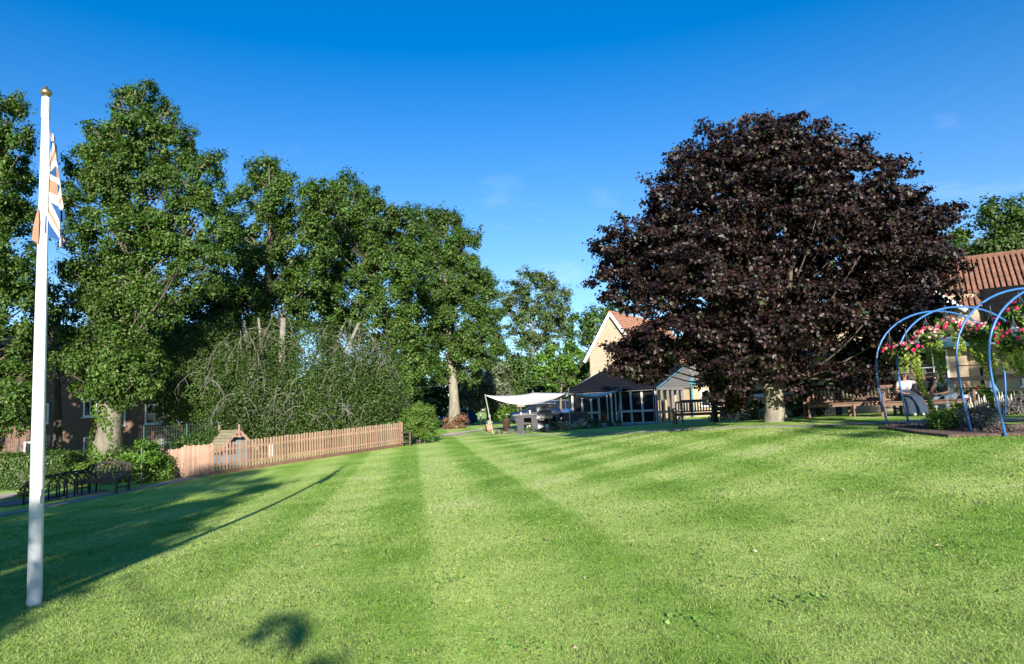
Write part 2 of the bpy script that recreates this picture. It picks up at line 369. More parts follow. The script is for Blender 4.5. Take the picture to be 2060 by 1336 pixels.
def ribbon(name, path, width, m, dz=0.012, kind='structure', seg=0.5, h=0.0, parent=None):
    """A strip of given width(s) laid along ground points (x, y)."""
    P = [Vector((p[0], p[1], 0)) for p in path]; W = width if hasattr(width, '__len__') else [width] * len(P)
    pts, ws = [], []
    for i in range(len(P) - 1):
        k = max(1, int((P[i + 1] - P[i]).length / seg))
        for j in range(k): t = j / k; pts.append(P[i].lerp(P[i + 1], t)); ws.append(W[i] * (1 - t) + W[i + 1] * t)
    pts.append(P[-1]); ws.append(W[-1])
    mb = MB(); L, R = [], []
    for i, p in enumerate(pts):
        t = (pts[min(i + 1, len(pts) - 1)] - pts[max(i - 1, 0)]).normalized(); nrm = Vector((-t.y, t.x, 0))
        L.append(p + nrm * ws[i] / 2); R.append(p - nrm * ws[i] / 2)
    A = np.array([(q.x, q.y) for pr in zip(L, R) for q in pr]); z = gz(A[:, 0], A[:, 1]) + dz
    vsx = [(A[i, 0], A[i, 1], z[i]) for i in range(len(A))]
    fs = [(2 * i, 2 * i + 1, 2 * i + 3, 2 * i + 2) for i in range(len(pts) - 1)]
    mb.add(vsx, fs)
    if h:
        k = len(vsx); mb.add([(a, b, c - h) for a, b, c in vsx], [])
        for i in range(len(pts) - 1):
            mb.f.append([2 * i, 2 * i + 2, 2 * i + 2 + k, 2 * i + k]); mb.m.append(0)
            mb.f.append([2 * i + 1, 2 * i + 1 + k, 2 * i + 3 + k, 2 * i + 3]); mb.m.append(0)
    o = obj(name, mb, m, parent); return tag(o, kind=kind)
def gp(px, py, Y): p = at(px, py, Y); return (p.x, p.y)
m_path = mat('path_gravel', (0.33, 0.25, 0.21), 0.95, 0.3, 60, 0.5, 120, col2=(0.46, 0.40, 0.36))
m_pave = mat('path_paving', (0.42, 0.33, 0.28), 0.9, 0.2, 12, 0.3, 60, col2=(0.55, 0.46, 0.40))
m_grey = mat('kerb_stone', (0.24, 0.22, 0.21), 0.9, 0.3, 10, 0.4, 60)
m_tarmac = mat('tarmac', (0.055, 0.056, 0.06), 0.9, 0.25, 20, 0.3, 150)
m_soil = mat('bark_mulch', (0.05, 0.032, 0.024), 0.95, 0.5, 25, 1.0, 30, col2=(0.16, 0.10, 0.075))
m_slab = mat('patio_slab', (0.17, 0.17, 0.18), 0.9, 0.25, 5, 0.2, 60)
ribbon('gravel_path', [gp(-260, 1100, 16.4), gp(-60, 1052, 17.6), gp(40, 1028, 18.9), gp(130, 1012, 20.3), gp(215, 996, 21.8), gp(300, 980, 23.0), gp(365, 966, 24.3), gp(392, 962, 24.9)], [0.6, .6, .6, .62, .8, .7, 0.9, 1.0], m_path)
ribbon('cycle_pad', [gp(-40, 1012, 20.6), gp(60, 1003, 21.4), gp(160, 993, 22.4), gp(215, 988, 22.9)], [1.6, 1.7, 1.5, 0.8], m_slab, 0.02)
ribbon('leaf_litter_bed', [gp(-200, 1000, 21.4), gp(-20, 990, 22.6), gp(90, 984, 23.6)], [1.6, 2.0, 1.0], m_path, 0.03)
ribbon('stone_path', [gp(892, 877, 40.5), gp(960, 877.5, 39.2), gp(1030, 877, 37.8), gp(1062, 876, 37.2)], [1.2, .32, .36, .5], m_pave, 0.02)
ribbon('stone_path', [gp(892, 876, 40.8), gp(935, 869, 43.6), gp(985, 863, 46.5), gp(1052, 857, 50.5)], [1.3, .9, .9, .9], m_pave, 0.024)
ribbon('lawn_edging', [gp(1040, 878, 36.8), gp(1160, 875, 31.0), gp(1300, 868.5, 24.5), gp(1440, 863, 20.8), gp(1560, 858, 18.9), gp(1640, 857, 17.6)], 0.16, m_grey, 0.03, h=0.05)
ribbon('stone_path', [gp(1640, 856.5, 17.7), gp(1760, 855, 16.9), gp(1850, 855, 16.2), gp(1950, 857, 15.0), gp(2120, 862, 14.4), gp(2300, 866, 14.2)], [.3, .7, .9, .9, .9, .9], m_grey, 0.02)
ribbon('flower_bed', [gp(1800, 861.5, 15.4), gp(1880, 863, 14.2), gp(1960, 868, 12.9), gp(2070, 872, 12.4), gp(2400, 880, 12.0)], [.8, 1.3, 1.7, 1.8, 1.8], m_soil, 0.05, h=0.1)
ribbon('driveway', [gp(700, 862, 74), gp(880, 857, 72), gp(960, 853, 68), gp(1050, 848, 60), gp(1150, 845, 57)], [5, 4.6, 4.2, 5.0, 6.0], m_tarmac, 0.02, seg=2)
ribbon('patio', [gp(1050, 868, 40.0), gp(1130, 864, 42), gp(1330, 856, 42.5), gp(1420, 852, 42.5)], [3.0, 6.0, 6.5, 6.0], m_slab, 0.03, seg=1)

# standing grass blades on the near lawn
m_blade = bpy.data.materials.new('grass_blade'); m_blade.use_nodes = True
_c, _n3 = grass_color_nodes(m_blade); nb = m_blade.node_tree.nodes; lb = m_blade.node_tree.links; _b = nb['Principled BSDF']
_gi = nb.new('ShaderNodeNewGeometry'); _mr = nb.new('ShaderNodeMapRange'); _mr.inputs['To Min'].default_value = 0.62; _mr.inputs['To Max'].default_value = 1.3
lb.new(_gi.outputs['Random Per Island'], _mr.inputs['Value']); _sc = nb.new('ShaderNodeVectorMath'); _sc.operation = 'SCALE'
_nm = nb.new('ShaderNodeVectorMath'); _nm.operation = 'MULTIPLY_ADD'; _nm.inputs[1].default_value = (.35, .35, .35); _nm.inputs[2].default_value = (0, 0, .8); lb.new(_gi.outputs['Normal'], _nm.inputs[0])
_nn = nb.new('ShaderNodeVectorMath'); _nn.operation = 'NORMALIZE'; lb.new(_nm.outputs[0], _nn.inputs[0]); lb.new(_nn.outputs[0], _b.inputs['Normal'])
_st = nb.new('ShaderNodeMath'); _st.operation = 'GREATER_THAN'; _st.inputs[1].default_value = .86; lb.new(_gi.outputs['Random Per Island'], _st.inputs[0])
_sm = nb.new('ShaderNodeMix'); _sm.data_type = 'RGBA'; _s2 = nb.new('ShaderNodeMath'); _s2.operation = 'MULTIPLY'; _s2.inputs[1].default_value = .6; lb.new(_st.outputs[0], _s2.inputs[0]); lb.new(_s2.outputs[0], _sm.inputs['Factor'])
lb.new(_c, _sm.inputs['A']); _sm.inputs['B'].default_value = (.46, .40, .22, 1)
lb.new(_sm.outputs['Result'], _sc.inputs[0]); lb.new(_mr.outputs[0], _sc.inputs['Scale']); lb.new(_sc.outputs[0], _b.inputs['Base Color'])
_b.inputs['Roughness'].default_value = 0.65; _b.inputs['Specular IOR Level'].default_value = 0.2
_tr = nb.new('ShaderNodeBsdfTranslucent'); _ms = nb.new('ShaderNodeMixShader'); _ms.inputs[0].default_value = 0.15
lb.new(_sc.outputs[0], _tr.inputs['Color']); lb.new(_b.outputs[0], _ms.inputs[1]); lb.new(_tr.outputs[0], _ms.inputs[2]); lb.new(_ms.outputs[0], nb['Material Output'].inputs['Surface'])
def grass_blades(name, N, y0, y1, seed, hmul=1.0):
    rng = np.random.RandomState(seed)
    u = rng.random_sample(N); Y = y0 * (y1 / y0) ** u                      # density falls as 1/Y^2 over a widening fan
    X = (rng.random_sample(N) * 1.72 - 0.86) * Y
    keep = rng.random_sample(N) > np.clip((Y - 9) / 24, 0, 1) ** .8; X, Y = X[keep], Y[keep]
    keep = ~((Y > 11.2) & (X > 8.3 + (15 - Y) * 0.4)); X, Y = X[keep], Y[keep]
    keep = ~((X < -6.5) & (Y > 17 + (X + 13) * 0.85)); X, Y = X[keep], Y[keep]; n = len(X)
    Z = gz(X, Y) - 0.003
    cl = np.sin(X * 7.3 + np.sin(Y * 5.1) * 2) * np.sin(Y * 6.7 + np.sin(X * 4.3) * 2)
    h = (0.016 + 0.014 * rng.random_sample(n) + 0.008 * cl) * hmul * (0.85 + Y * 0.012); w = 0.0015 * Y ** 0.9 * (0.6 + 0.8 * rng.random_sample(n))
    a = rng.random_sample(n) * 2 * math.pi; lean = rng.normal(size=(n, 2)) * (h * 0.75)[:, None]
    d = np.stack([np.cos(a), np.sin(a)], 1) * w[:, None] * 0.5
    base = np.stack([X, Y, Z], 1); V = np.empty((n, 3, 3))
    V[:, 0] = base; V[:, 0, :2] += d; V[:, 1] = base; V[:, 1, :2] -= d
    V[:, 2] = base; V[:, 2, :2] += lean; V[:, 2, 2] += h
    me = bpy.data.meshes.new(name); me.vertices.add(3 * n); me.vertices.foreach_set('co', V.astype(np.float32).ravel())
    me.loops.add(3 * n); me.loops.foreach_set('vertex_index', np.arange(3 * n, dtype=np.int32))
    me.polygons.add(n); me.polygons.foreach_set('loop_start', np.arange(0, 3 * n, 3, dtype=np.int32)); me.polygons.foreach_set('loop_total', np.full(n, 3, np.int32))
    me.materials.append(m_blade); me.update(calc_edges=True)
    o = bpy.data.objects.new(name, me); COL.objects.link(o); return tag(o, kind='stuff')
grass_blades('grass', 560000, 3.3, 34.0, 5)
# leaves and petals that dropped on the lawn
def fallen():
    rng = np.random.RandomState(8); n = 90
    Y = 4.5 * (30 / 4.5) ** rng.random_sample(n); X = (rng.random_sample(n) * 1.3 - 0.62) * Y; k = (X < 8) & (X > -0.4 * Y); X, Y = X[k], Y[k]
    P = np.stack([X, Y, gz(X, Y) + 0.03], 1); N = np.tile([0, 0, 1.0], (len(X), 1)) + rng.normal(size=(len(X), 3)) * 0.25
    o = leaf_object('fallen_leaves', P, N, 0.035 + 0.03 * rng.random_sample(len(X)), leaf_mat('dry_leaf', [(.45, .2, .1, 0), (.5, .33, .2, .5), (.6, .55, .5, 1)], 0), None, rng, 0.7)
    tag(o, kind='stuff')
fallen()
def weeds():
    rng = np.random.RandomState(21); Ps, Ns = [], []
    for i in range(14):
        Y = 4.6 * (14 / 4.6) ** rng.rand(); X = (rng.rand() * .95 - .3) * Y; k = rng.randint(14, 40); q = rng.normal(size=(k, 2)) * np.array([.14, .10]) * rng.uniform(.5, 1.2)
        x, y = X + q[:, 0], Y + q[:, 1]; Ps.append(np.stack([x, y, gz(x, y) + .022 + .012 * rng.random_sample(k)], 1)); Ns.append(np.tile([0, -.2, 1.], (k, 1)) + rng.normal(size=(k, 3)) * .35)
    P = np.concatenate(Ps); tag(leaf_object('clover', P, np.concatenate(Ns), .022 + .02 * rng.random_sample(len(P)), leaf_mat('clover_leaf', [(.10, .21, .03, 0), (.15, .28, .05, 1)], .2), None, rng, .9), kind='stuff')
weeds()
# ------------------------------------------------------------------ buildings
m_cream = mat('cream_board', (0.36, 0.285, 0.20), 0.75, 0.10, 3, 0.05, 30)
m_shgrey = mat('shade_grey_board', (0.115, 0.11, 0.115), 0.8, 0.10, 3, 0.05, 30)  # grey carries the shade lying on the cream end wall
m_white = mat('white_paint', (0.74, 0.75, 0.77), 0.5, 0.05, 4)
m_trim = mat('stone_colour_paint', (0.58, 0.56, 0.53), 0.6, 0.08, 4)
m_slate = mat('dark_slate', (0.008, 0.0095, 0.0155), 0.9, 0.3, 8, 0.15, 20, spec=0.08)
m_tile = mat('clay_tile', (0.115, 0.052, 0.034), 0.9, 0.35, 3, 0.2, 30, col2=(0.20, 0.098, 0.063))
m_tileo = mat('orange_tile', (0.33, 0.16, 0.10), 0.85, 0.2, 3, 0.1, 30)
m_teal = mat('teal_paint', (0.05, 0.17, 0.23), 0.5, 0.1, 4)
m_black = mat('black_and_shade', (0.005, 0.005, 0.0065), 0.9, 0.3, 6, spec=0.1)  # plain black; also paints the shade under the range's higher eave
m_shpost = mat('shaded_post', (0.15, 0.145, 0.145), 0.8, 0.15, 5)  # darker copy of the trim, shade on the veranda put into the colour
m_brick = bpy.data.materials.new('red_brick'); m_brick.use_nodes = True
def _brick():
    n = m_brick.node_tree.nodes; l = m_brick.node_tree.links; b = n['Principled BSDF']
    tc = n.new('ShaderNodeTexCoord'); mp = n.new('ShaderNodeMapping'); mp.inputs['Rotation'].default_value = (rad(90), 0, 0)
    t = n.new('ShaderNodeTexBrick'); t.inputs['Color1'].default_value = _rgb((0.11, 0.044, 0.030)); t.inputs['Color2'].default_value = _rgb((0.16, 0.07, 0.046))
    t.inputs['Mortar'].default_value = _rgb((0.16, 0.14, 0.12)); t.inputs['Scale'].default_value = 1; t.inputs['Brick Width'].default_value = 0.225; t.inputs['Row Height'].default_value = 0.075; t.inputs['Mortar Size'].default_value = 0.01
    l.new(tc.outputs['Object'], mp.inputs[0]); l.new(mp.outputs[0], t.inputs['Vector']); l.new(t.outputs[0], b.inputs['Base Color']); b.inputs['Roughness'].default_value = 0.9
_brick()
m_glass = bpy.data.materials.new('window_glass'); m_glass.use_nodes = True
_b = m_glass.node_tree.nodes['Principled BSDF']; _b.inputs['Base Color'].default_value = (0.012, 0.015, 0.018, 1); _b.inputs['Roughness'].default_value = 0.06; _b.inputs['Specular IOR Level'].default_value = 0.5

ANG = rad(32)
eu = Vector((-math.cos(ANG), math.sin(ANG), 0)); ev = Vector((math.sin(ANG), math.cos(ANG), 0)); ez = Vector((0, 0, 1))
class Frame:
    def __init__(s, o, u, v): s.o = Vector(o); s.u = u; s.v = v
    def __call__(s, u, v, z): q = s.o + s.u * u + s.v * v; return Vector((q.x, q.y, z))
    def M(s): return Matrix((s.u, s.v, ez)).transposed()
def fbox(mb, fr, u0_, u1_, v0_, v1_, z0_, z1_, mi=0):
    return mb.box(fr((u0_ + u1_) / 2, (v0_ + v1_) / 2, (z0_ + z1_) / 2), (abs(u1_ - u0_), abs(v1_ - v0_), abs(z1_ - z0_)), fr.M(), mi)
def board_mesh(fr, p0, p1, out, z, h, t=0.02, tilt=0.022):
    """One feather-edged board along p0-p1 (frame u, v pairs), bottom edge standing `tilt` out along `out`."""
    a = fr(p0[0], p0[1], z); b = fr(p1[0], p1[1], z); o = Vector(out)
    mb = MB(); H = Vector((0, 0, h + 0.012))
    mb.add([a + o * tilt, b + o * tilt, b + H + o * 0.004, a + H + o * 0.004, a - o * 0.01, b - o * 0.01, b + H - o * 0.01, a + H - o * 0.01],
           [(0, 1, 2, 3), (7, 6, 5, 4), (0, 4, 5, 1), (3, 2, 6, 7), (0, 3, 7, 4), (1, 5, 6, 2)])
    return mb
def window(parent, c, U, O, w, h, fm, pm, bars=1, hb=0, fw_=0.07, sill=True, depth=0.09):
    """Window centred at c in a wall with direction U and outward normal O."""
    c = Vector(c); U = Vector(U); O = Vector(O); M = Matrix((U, O, ez)).transposed(); mb = MB()
    for s in (-1, 1): mb.box(c + U * s * (w / 2 - fw_ / 2) + O * 0.03, (fw_, depth, h), M)
    for s in (-1, 1): mb.box(c + ez * s * (h / 2 - fw_ / 2) + O * 0.03, (w - 2 * fw_ - 0.004, depth, fw_), M)
    for i in range(bars): mb.box(c + U * ((i + 1) / (bars + 1) - 0.5) * w + O * 0.03, (0.05, depth * 0.8, h - 2 * fw_ - 0.004), M)
    for i in range(hb): mb.box(c + ez * ((i + 1) / (hb + 1) - 0.5) * h + O * 0.026, (w - 2 * fw_ - 0.004, depth * 0.6, 0.04), M)
    if sill: mb.box(c - ez * (h / 2 + 0.035) + O * 0.07, (w + 0.16, 0.16, 0.06), M)
    f = obj('window', mb, fm, parent)
    p = MB(); p.box(c + O * 0.005, (w - 2 * fw_ + 0.01, 0.012, h - 2 * fw_ + 0.01), M)
    obj('pane', p, pm, f); return f

# ---- cottage: gabled block with a low dark-roofed sunroom before it
C0 = at(1322, 851, 46); CF = Frame(C0, eu, ev); cz = C0.z
W, D = 6.3, 6.0
house = thing('cottage', (C0.x, C0.y, cz), 'cream gabled cottage with a dark low roofed glazed sunroom beside the copper tree', 'house')
nF = -ev; nR = -eu
ez_eave, ez_top = cz + 2.33, cz + 3.85
mb = MB()                                   # inner walls of the sunroom and the body behind it
fbox(mb, CF, 0.15, W - 0.1, D - 0.1, D + 8, cz - 0.3, cz + 3.6)
fbox(mb, CF, 1.3, W - 0.1, 3.2, D - 0.11, cz - 0.3, cz + 2.25)
obj('wall', mb, m_cream, house)
# front of the sunroom: posts, sill, glass
mb = MB(); posts = [0.08, 0.95, 1.75, 2.5, 3.2, 4.15, 4.75, 5.45, W - 0.08]
for i, pu in enumerate(posts): fbox(mb, CF, pu - 0.06, pu + 0.06, -0.08, 0.06, cz - 0.1, cz + 2.2)
fbox(mb, CF, 0, W, -0.10, 0.08, cz + 2.2, cz + 2.36)
mid = [(a + 0.06, b - 0.06) for a, b in zip(posts[:-1], posts[1:])]
for i, (a, b) in enumerate(mid):
    if i in (3, 4): fbox(mb, CF, a, b, -0.05, 0.05, cz - 0.05, cz + 0.12); continue
    fbox(mb, CF, a, b, -0.06, 0.04, cz + 0.78, cz + 0.92); fbox(mb, CF, a, b, -0.06, 0.04, cz - 0.1, cz + 0.1)
fbox(mb, CF, mid[3][0] + 0.28, mid[3][0] + 0.36, -0.05, 0.05, cz + 0.12, cz + 2.2); fbox(mb, CF, mid[4][0] + 0.22, mid[4][0] + 0.30, -0.05, 0.05, cz + 0.12, cz + 2.2)
obj('sunroom_frame', mb, m_trim, house)
for a, b in mid:
    p = MB(); fbox(p, CF, a - 0.01, b + 0.01, -0.005, 0.005, cz + 0.05, cz + 2.2); obj('pane', p, m_glass, house)
# open side facing the lawn: posts with the cream wall set back behind
mb = MB()
for q in (0.15, 1.3, 2.5, 3.5, 4.6, 5.6): fbox(mb, CF, -0.06, 0.08, q - 0.08, q + 0.08, cz - 0.1, cz + 2.2)
fbox(mb, CF, -0.07, 0.09, 0.0, D, cz + 2.2, cz + 2.36); fbox(mb, CF, -0.04, 0.06, 0.23, D, cz + 0.62, cz + 0.78)
obj('veranda_frame', mb, m_shpost, house)
n_ = 13
mb = MB(); mb.prism([CF(0.0, 0.05, ez_eave + 0.02), CF(0.0, D + 1.6, ez_eave + 0.02), CF(0.0, D + 1.6, ez_top - 0.02), CF(0.0, D, ez_top - 0.02)], eu * 0.1); obj('wall', mb, m_shgrey, house)
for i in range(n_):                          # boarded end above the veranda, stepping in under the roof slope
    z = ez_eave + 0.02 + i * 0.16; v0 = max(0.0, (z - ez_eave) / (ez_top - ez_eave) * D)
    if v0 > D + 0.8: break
    obj('weatherboard', board_mesh(CF, (-0.02, v0), (-0.02, D + 1.6), nR, z, 0.16), m_shgrey, house)
for i in range(16):
    z = cz + 0.05 + i * 0.145; obj('weatherboard', board_mesh(CF, (1.28, 0.4), (1.28, 3.0), nR, z, 0.145), m_cream, house)
for q in (1.1, 2.4): window(house, CF(1.26, q, cz + 1.35), ev, nR, 0.62, 1.15, m_white, m_glass, 0, 1)
# dark low roof
mb = MB(); ov = 0.35; sl = (ez_top - ez_eave) / D
A, B_ = CF(-0.22, -ov, ez_eave - sl * ov + 0.1), CF(W + 0.35, -ov, ez_eave - sl * ov + 0.1)
T1, T2 = CF(-0.22, D, ez_top + 0.1), CF(W + 0.35, D, ez_top + 0.1)
mb.prism([A, B_, T2, T1], (0, 0, 0.07))
roof = obj('roof', mb, m_slate, house)
mb = MB()
for j in range(26):                          # slate courses, a small step each
    t0 = j / 26; t1 = (j + 1) / 26
    mb.box((A.lerp(T1, t1) + B_.lerp(T2, t1)) / 2 + Vector((0, 0, 0.085)), ((B_ - A).length, 0.02, 0.014), CF.M())
obj('slate_course', mb, m_slate, roof)['kind'] = 'stuff'
mb = MB(); mb.bar(CF(W + 0.37, -ov, ez_eave - sl * ov + 0.02), CF(W + 0.37, D, ez_top + 0.1), 0.035, 0.22, eu); obj('bargeboard', mb, m_white, house)
mb = MB(); mb.bar(CF(-0.25, -ov, ez_eave - sl * ov + 0.06), CF(-0.25, D, ez_top + 0.12), 0.03, 0.11, eu); obj('bargeboard', mb, m_teal, house)
mb = MB(); mb.tube([CF(-0.2, -ov - 0.06, ez_eave - 0.05), CF(W + 0.3, -ov - 0.06, ez_eave - 0.05)], 0.055, 8)
mb.tube([CF(0.02, -0.2, ez_eave - 0.1), CF(0.02, -0.2, cz)], 0.04, 8); obj('gutter', mb, m_black, house)
# upper gable block
gw, gh, hw = 5.45, 8.75, 2.1; sg = 1.52; zb = gh - sg * hw
base = D
for i in range(34):
    z = cz + 3.0 + i * 0.17
    if z > gh - 0.15: break
    half = hw if z < zb else (gh - z) / sg
    if half < 0.06: break
    obj('weatherboard', board_mesh(CF, (gw - half, base), (gw + half, base), nF, z, 0.17, tilt=0.03), m_cream, house)
mb = MB(); L = 13.0
mb.prism([CF(gw - hw, base + 0.04, cz + 3), CF(gw + hw, base + 0.04, cz + 3), CF(gw + hw, base + 0.04, zb), CF(gw, base + 0.04, gh), CF(gw - hw, base + 0.04, zb)], ev * L)
obj('wall', mb, m_cream, house)
mb = MB(); ovg = 0.3; zr = gh + 0.16
mb.prism([CF(gw, base - ovg, zr), CF(gw - hw - 0.35, base - ovg, zr - sg * (hw + 0.35)), CF(gw - hw - 0.35, base - ovg, zr - sg * (hw + 0.35) - 0.1), CF(gw, base - ovg, zr - 0.1)], ev * (L + 0.3))
mb.prism([CF(gw, base - ovg, zr), CF(gw + hw + 0.3, base - ovg, zr - sg * (hw + 0.3)), CF(gw + hw + 0.3, base - ovg, zr - sg * (hw + 0.3) - 0.1), CF(gw, base - ovg, zr - 0.1)], ev * (L + 0.3))
roof2 = obj('roof', mb, m_tileo, house)
mb = MB()                                    # tile courses on the slope one sees
for j in range(15):
    d = (j + 0.5) / 15 * (hw + 0.35); q = CF(gw - d, base + L / 2 - ovg, zr - sg * d + 0.035)
    mb.bar(q - ev * (L / 2), q + ev * (L / 2), 0.05, 0.06)
obj('tile_course', mb, m_tileo, roof2)['kind'] = 'stuff'
mb = MB(); mb.tube([CF(gw, base - ovg, zr + 0.03), CF(gw, base + L - ovg, zr + 0.03)], 0.12, 8); obj('ridge_tile', mb, m_tileo, roof2)
mb = MB()
for s, e in ((1, 0.35), (-1, 0.3)):
    mb.bar(CF(gw, base - ovg - 0.02, zr - 0.08), CF(gw + s * (hw + e), base - ovg - 0.02, zr - 0.08 - sg * (hw + e)), 0.22, 0.035, Vector((eu.x * s * 0.5, eu.y * s * 0.5, 0.85)))
obj('bargeboard', mb, m_white, house)
# teal-guttered link building that runs back behind the copper tree
lk = thing('link_building', tuple(CF(-1, D + 1.7, cz)), 'grey boarded link with teal gutter between the sunroom and the copper tree', 'building')
mb = MB(); fbox(mb, CF, -4.9, -0.05, D + 1.72, D + 6, cz - 0.2, cz + 4.6); obj('wall', mb, m_cream, lk)
for i in range(8): obj('weatherboard', board_mesh(CF, (-4.9, D + 1.7), (-0.06, D + 1.7), nF, cz + 3.05 + i * 0.17, 0.17), m_shgrey, lk)
mb = MB(); fbox(mb, CF, -4.9, -0.03, D + 1.35, D + 1.62, cz + 2.62, cz + 2.98); mb.tube([CF(-0.12, D + 1.56, cz + 3.3), CF(-0.12, D + 1.56, cz)], 0.08, 8); obj('gutter', mb, m_teal, lk)
for q in (-1.4, -3.2): window(lk, CF(q, D + 1.70, cz + 1.5), eu, nF, 1.3, 1.2, m_white, m_glass, 1, 0)
mb = MB(); mb.prism([CF(-5.0, D + 1.4, cz + 4.55), CF(0.1, D + 1.4, cz + 4.55), CF(0.1, D + 4.2, cz + 6.4), CF(-5.0, D + 4.2, cz + 6.4)], (0, 0, 0.12)); obj('roof', mb, m_tileo, lk)

# ---- right wing: long boarded range with pantiles, and a gable behind the copper tree
E = at(1937, 624, 24.6); a2 = rad(31)
ru = Vector((-math.cos(a2), math.sin(a2), 0)); rv = Vector((math.sin(a2), math.cos(a2), 0)); RF = Frame(E, ru, rv)
wz = float(gz(np.array([E.x]), np.array([E.y]))[0]); th = rad(40); zr_ = 6.72
wing = thing('boarded_range', (E.x, E.y, wz), 'long cream boarded range with red pantile roof behind the arches', 'building')
rN = -rv
vr = (zr_ - E.z) / math.tan(th)              # ridge distance behind the eave end
mb = MB()
fbox(mb, RF, -9, 8.8, 0.55, vr + 2.5, wz - 0.5, E.z + 0.62); obj('wall', mb, m_cream, wing)
# the pantiles: each tile an object, one mesh
tw, tg = 0.178, 0.335
def pantile():
    m_ = MB(); n = 8; A_, B2 = [], []
    for i in range(n + 1):
        x = (i / n - 0.5) * (tw + 0.012); c = math.cos(i / n * math.pi * 1.25 - math.pi * 0.18)
        hgt = 0.052 * max(c, -0.55) if i < n else -0.012
        A_.append(Vector((x, 0, hgt))); B2.append(Vector((x, tg + 0.06, hgt - 0.022)))
    vs_ = A_ + B2 + [p - Vector((0, 0, 0.014)) for p in A_]
    k = n + 1
    m_.add(vs_, [(i, i + 1, i + 1 + k, i + k) for i in range(n)] + [(i + 2 * k, i + 1 + 2 * k, i + 1, i) for i in range(n)])
    return m_
tme = mesh_of('pantile', pantile(), m_tile, True)
Sdir = (rv * math.cos(th) + ez * math.sin(th)); Tn = Matrix((-ru, Sdir, (-ru).cross(Sdir))).transposed()
ridge_o = RF(0, vr, zr_)
roofw = thing('roof', (0, 0, 0), None, None); roofw.parent = wing; roofw.location = (0, 0, 0)
def slope_pt(u, s): return RF(u, vr, zr_) - Sdir * s      # s metres down the slope from the ridge
cnt = 0; extra = MB()
rngt = random.Random(3)
ncol = 40
for ci in range(-14, 34):
    u_ = 0.25 - 0.02 - ci * tw - 0.0
    u_ = -ci * tw + 0.55
    full = 10 if u_ > -0.62 else 7
    for k in range(full):
        s = (k + 1) * tg
        if u_ > 0.0 and s * math.cos(th) > vr - u_ * math.tan(rad(45)) + 0.10: continue    # valley against the gable roof
        p = slope_pt(u_, s) + Vector((0, 0, 0.05))
        if cnt < 290 and -4.6 < u_ < 2.0:
            o = bpy.data.objects.new('tile', tme); COL.objects.link(o); o.parent = roofw
            o.matrix_local = Matrix.Translation(p - wing.location) @ Tn.to_4x4() @ Matrix.Rotation(rngt.uniform(-.02, .02), 4, 'Z') @ Matrix.Translation((0, 0, rngt.uniform(-.004, .004))); cnt += 1
        else:
            pm_ = pantile(); extra.add([p + Tn @ Vector(v) for v in pm_.v], pm_.f)
obj('outer_tiles', extra, m_tile, wing, True)['kind'] = 'stuff'
mb = MB()                                    # boarding under the tiles, stepped where the lower part ends
mb.prism([slope_pt(3.2, 0), slope_pt(-0.62, 0), slope_pt(-0.62, 10 * tg), slope_pt(3.2, 10 * tg)], (0, 0, -0.05))
mb.prism([slope_pt(-0.621, 0), slope_pt(-8.0, 0), slope_pt(-8.0, 7 * tg - 0.03), slope_pt(-0.621, 7 * tg - 0.03)], (0, 0, -0.05))
obj('roof_deck', mb, m_black, wing)
mb = MB()
for i in range(30):
    u_ = 3.0 - i * 0.36; mb.tube([RF(u_, vr, zr_ + 0.04), RF(u_ - 0.35, vr, zr_ + 0.055)], 0.11, 8)
obj('ridge_tile', mb, m_tile, wing)
mb = MB()                                    # back slope and a black wall face painting the shade under the higher eave
mb.prism([RF(3.2, vr, zr_), RF(-9, vr, zr_), RF(-9, vr + 3, zr_ - 2.5), RF(3.2, vr + 3, zr_ - 2.5)], (0, 0, -0.08)); obj('roof_back', mb, m_tile, wing)
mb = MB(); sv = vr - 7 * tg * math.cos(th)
fbox(mb, RF, -9.0, -0.66, 0.30, 0.46, E.z - 0.75, zr_ - 7 * tg * math.sin(th) + 0.02); obj('eave_shade_wall', mb, m_black, wing)
# the gable
gx, ghw = 2.55, 2.6; gz_ = E.z + math.tan(th) * ghw
mb = MB(); mb.prism([RF(gx - ghw + 0.1, 0.05, wz - 0.4), RF(gx + ghw - 0.1, 0.05, wz - 0.4), RF(gx + ghw - 0.1, 0.05, E.z), RF(gx, 0.05, gz_ - 0.1), RF(gx - ghw + 0.1, 0.05, E.z)], rv * 1.5); obj('wall', mb, m_cream, wing)
i = 0
while True:
    z = wz + 2.0 + i * 0.16; i += 1
    if z > gz_ - 0.25: break
    half = ghw - 0.1 if z < E.z - 0.1 else (gz_ - 0.12 - z) / math.tan(th) - 0.06
    if half < 0.1: break
    obj('weatherboard', board_mesh(RF, (gx - half, 0.04), (gx + half, 0.04), rN, z, 0.16), m_cream, wing)
mb = MB()
for s in (-1, 1): mb.prism([RF(gx, -0.3, gz_ + 0.1), RF(gx + s * (ghw + 0.02), -0.3, E.z + 0.08), RF(gx + s * (ghw + 0.02), -0.3, E.z + 0.0), RF(gx, -0.3, gz_ + 0.02)], rv * (vr + 0.6))
obj('gable_roof', mb, m_tile, wing)
mb = MB()
for j in range(10):
    d = (j + 0.7) / 10 * ghw; q = RF(gx - d, -0.31, gz_ + 0.14 - math.tan(th) * d); mb.bar(q, q + rv * (vr + 0.5 - max(0, 0)), 0.05, 0.05)
obj('tile_course', mb, m_tile, wing)['kind'] = 'stuff'
mb = MB()
for s in (-1, 1): mb.bar(RF(gx, -0.33, gz_ - 0.02), RF(gx + s * (ghw + 0.05), -0.33, E.z - 0.06), 0.16, 0.04, Vector((0, 0, 1)))
obj('bargeboard', mb, m_white, wing)
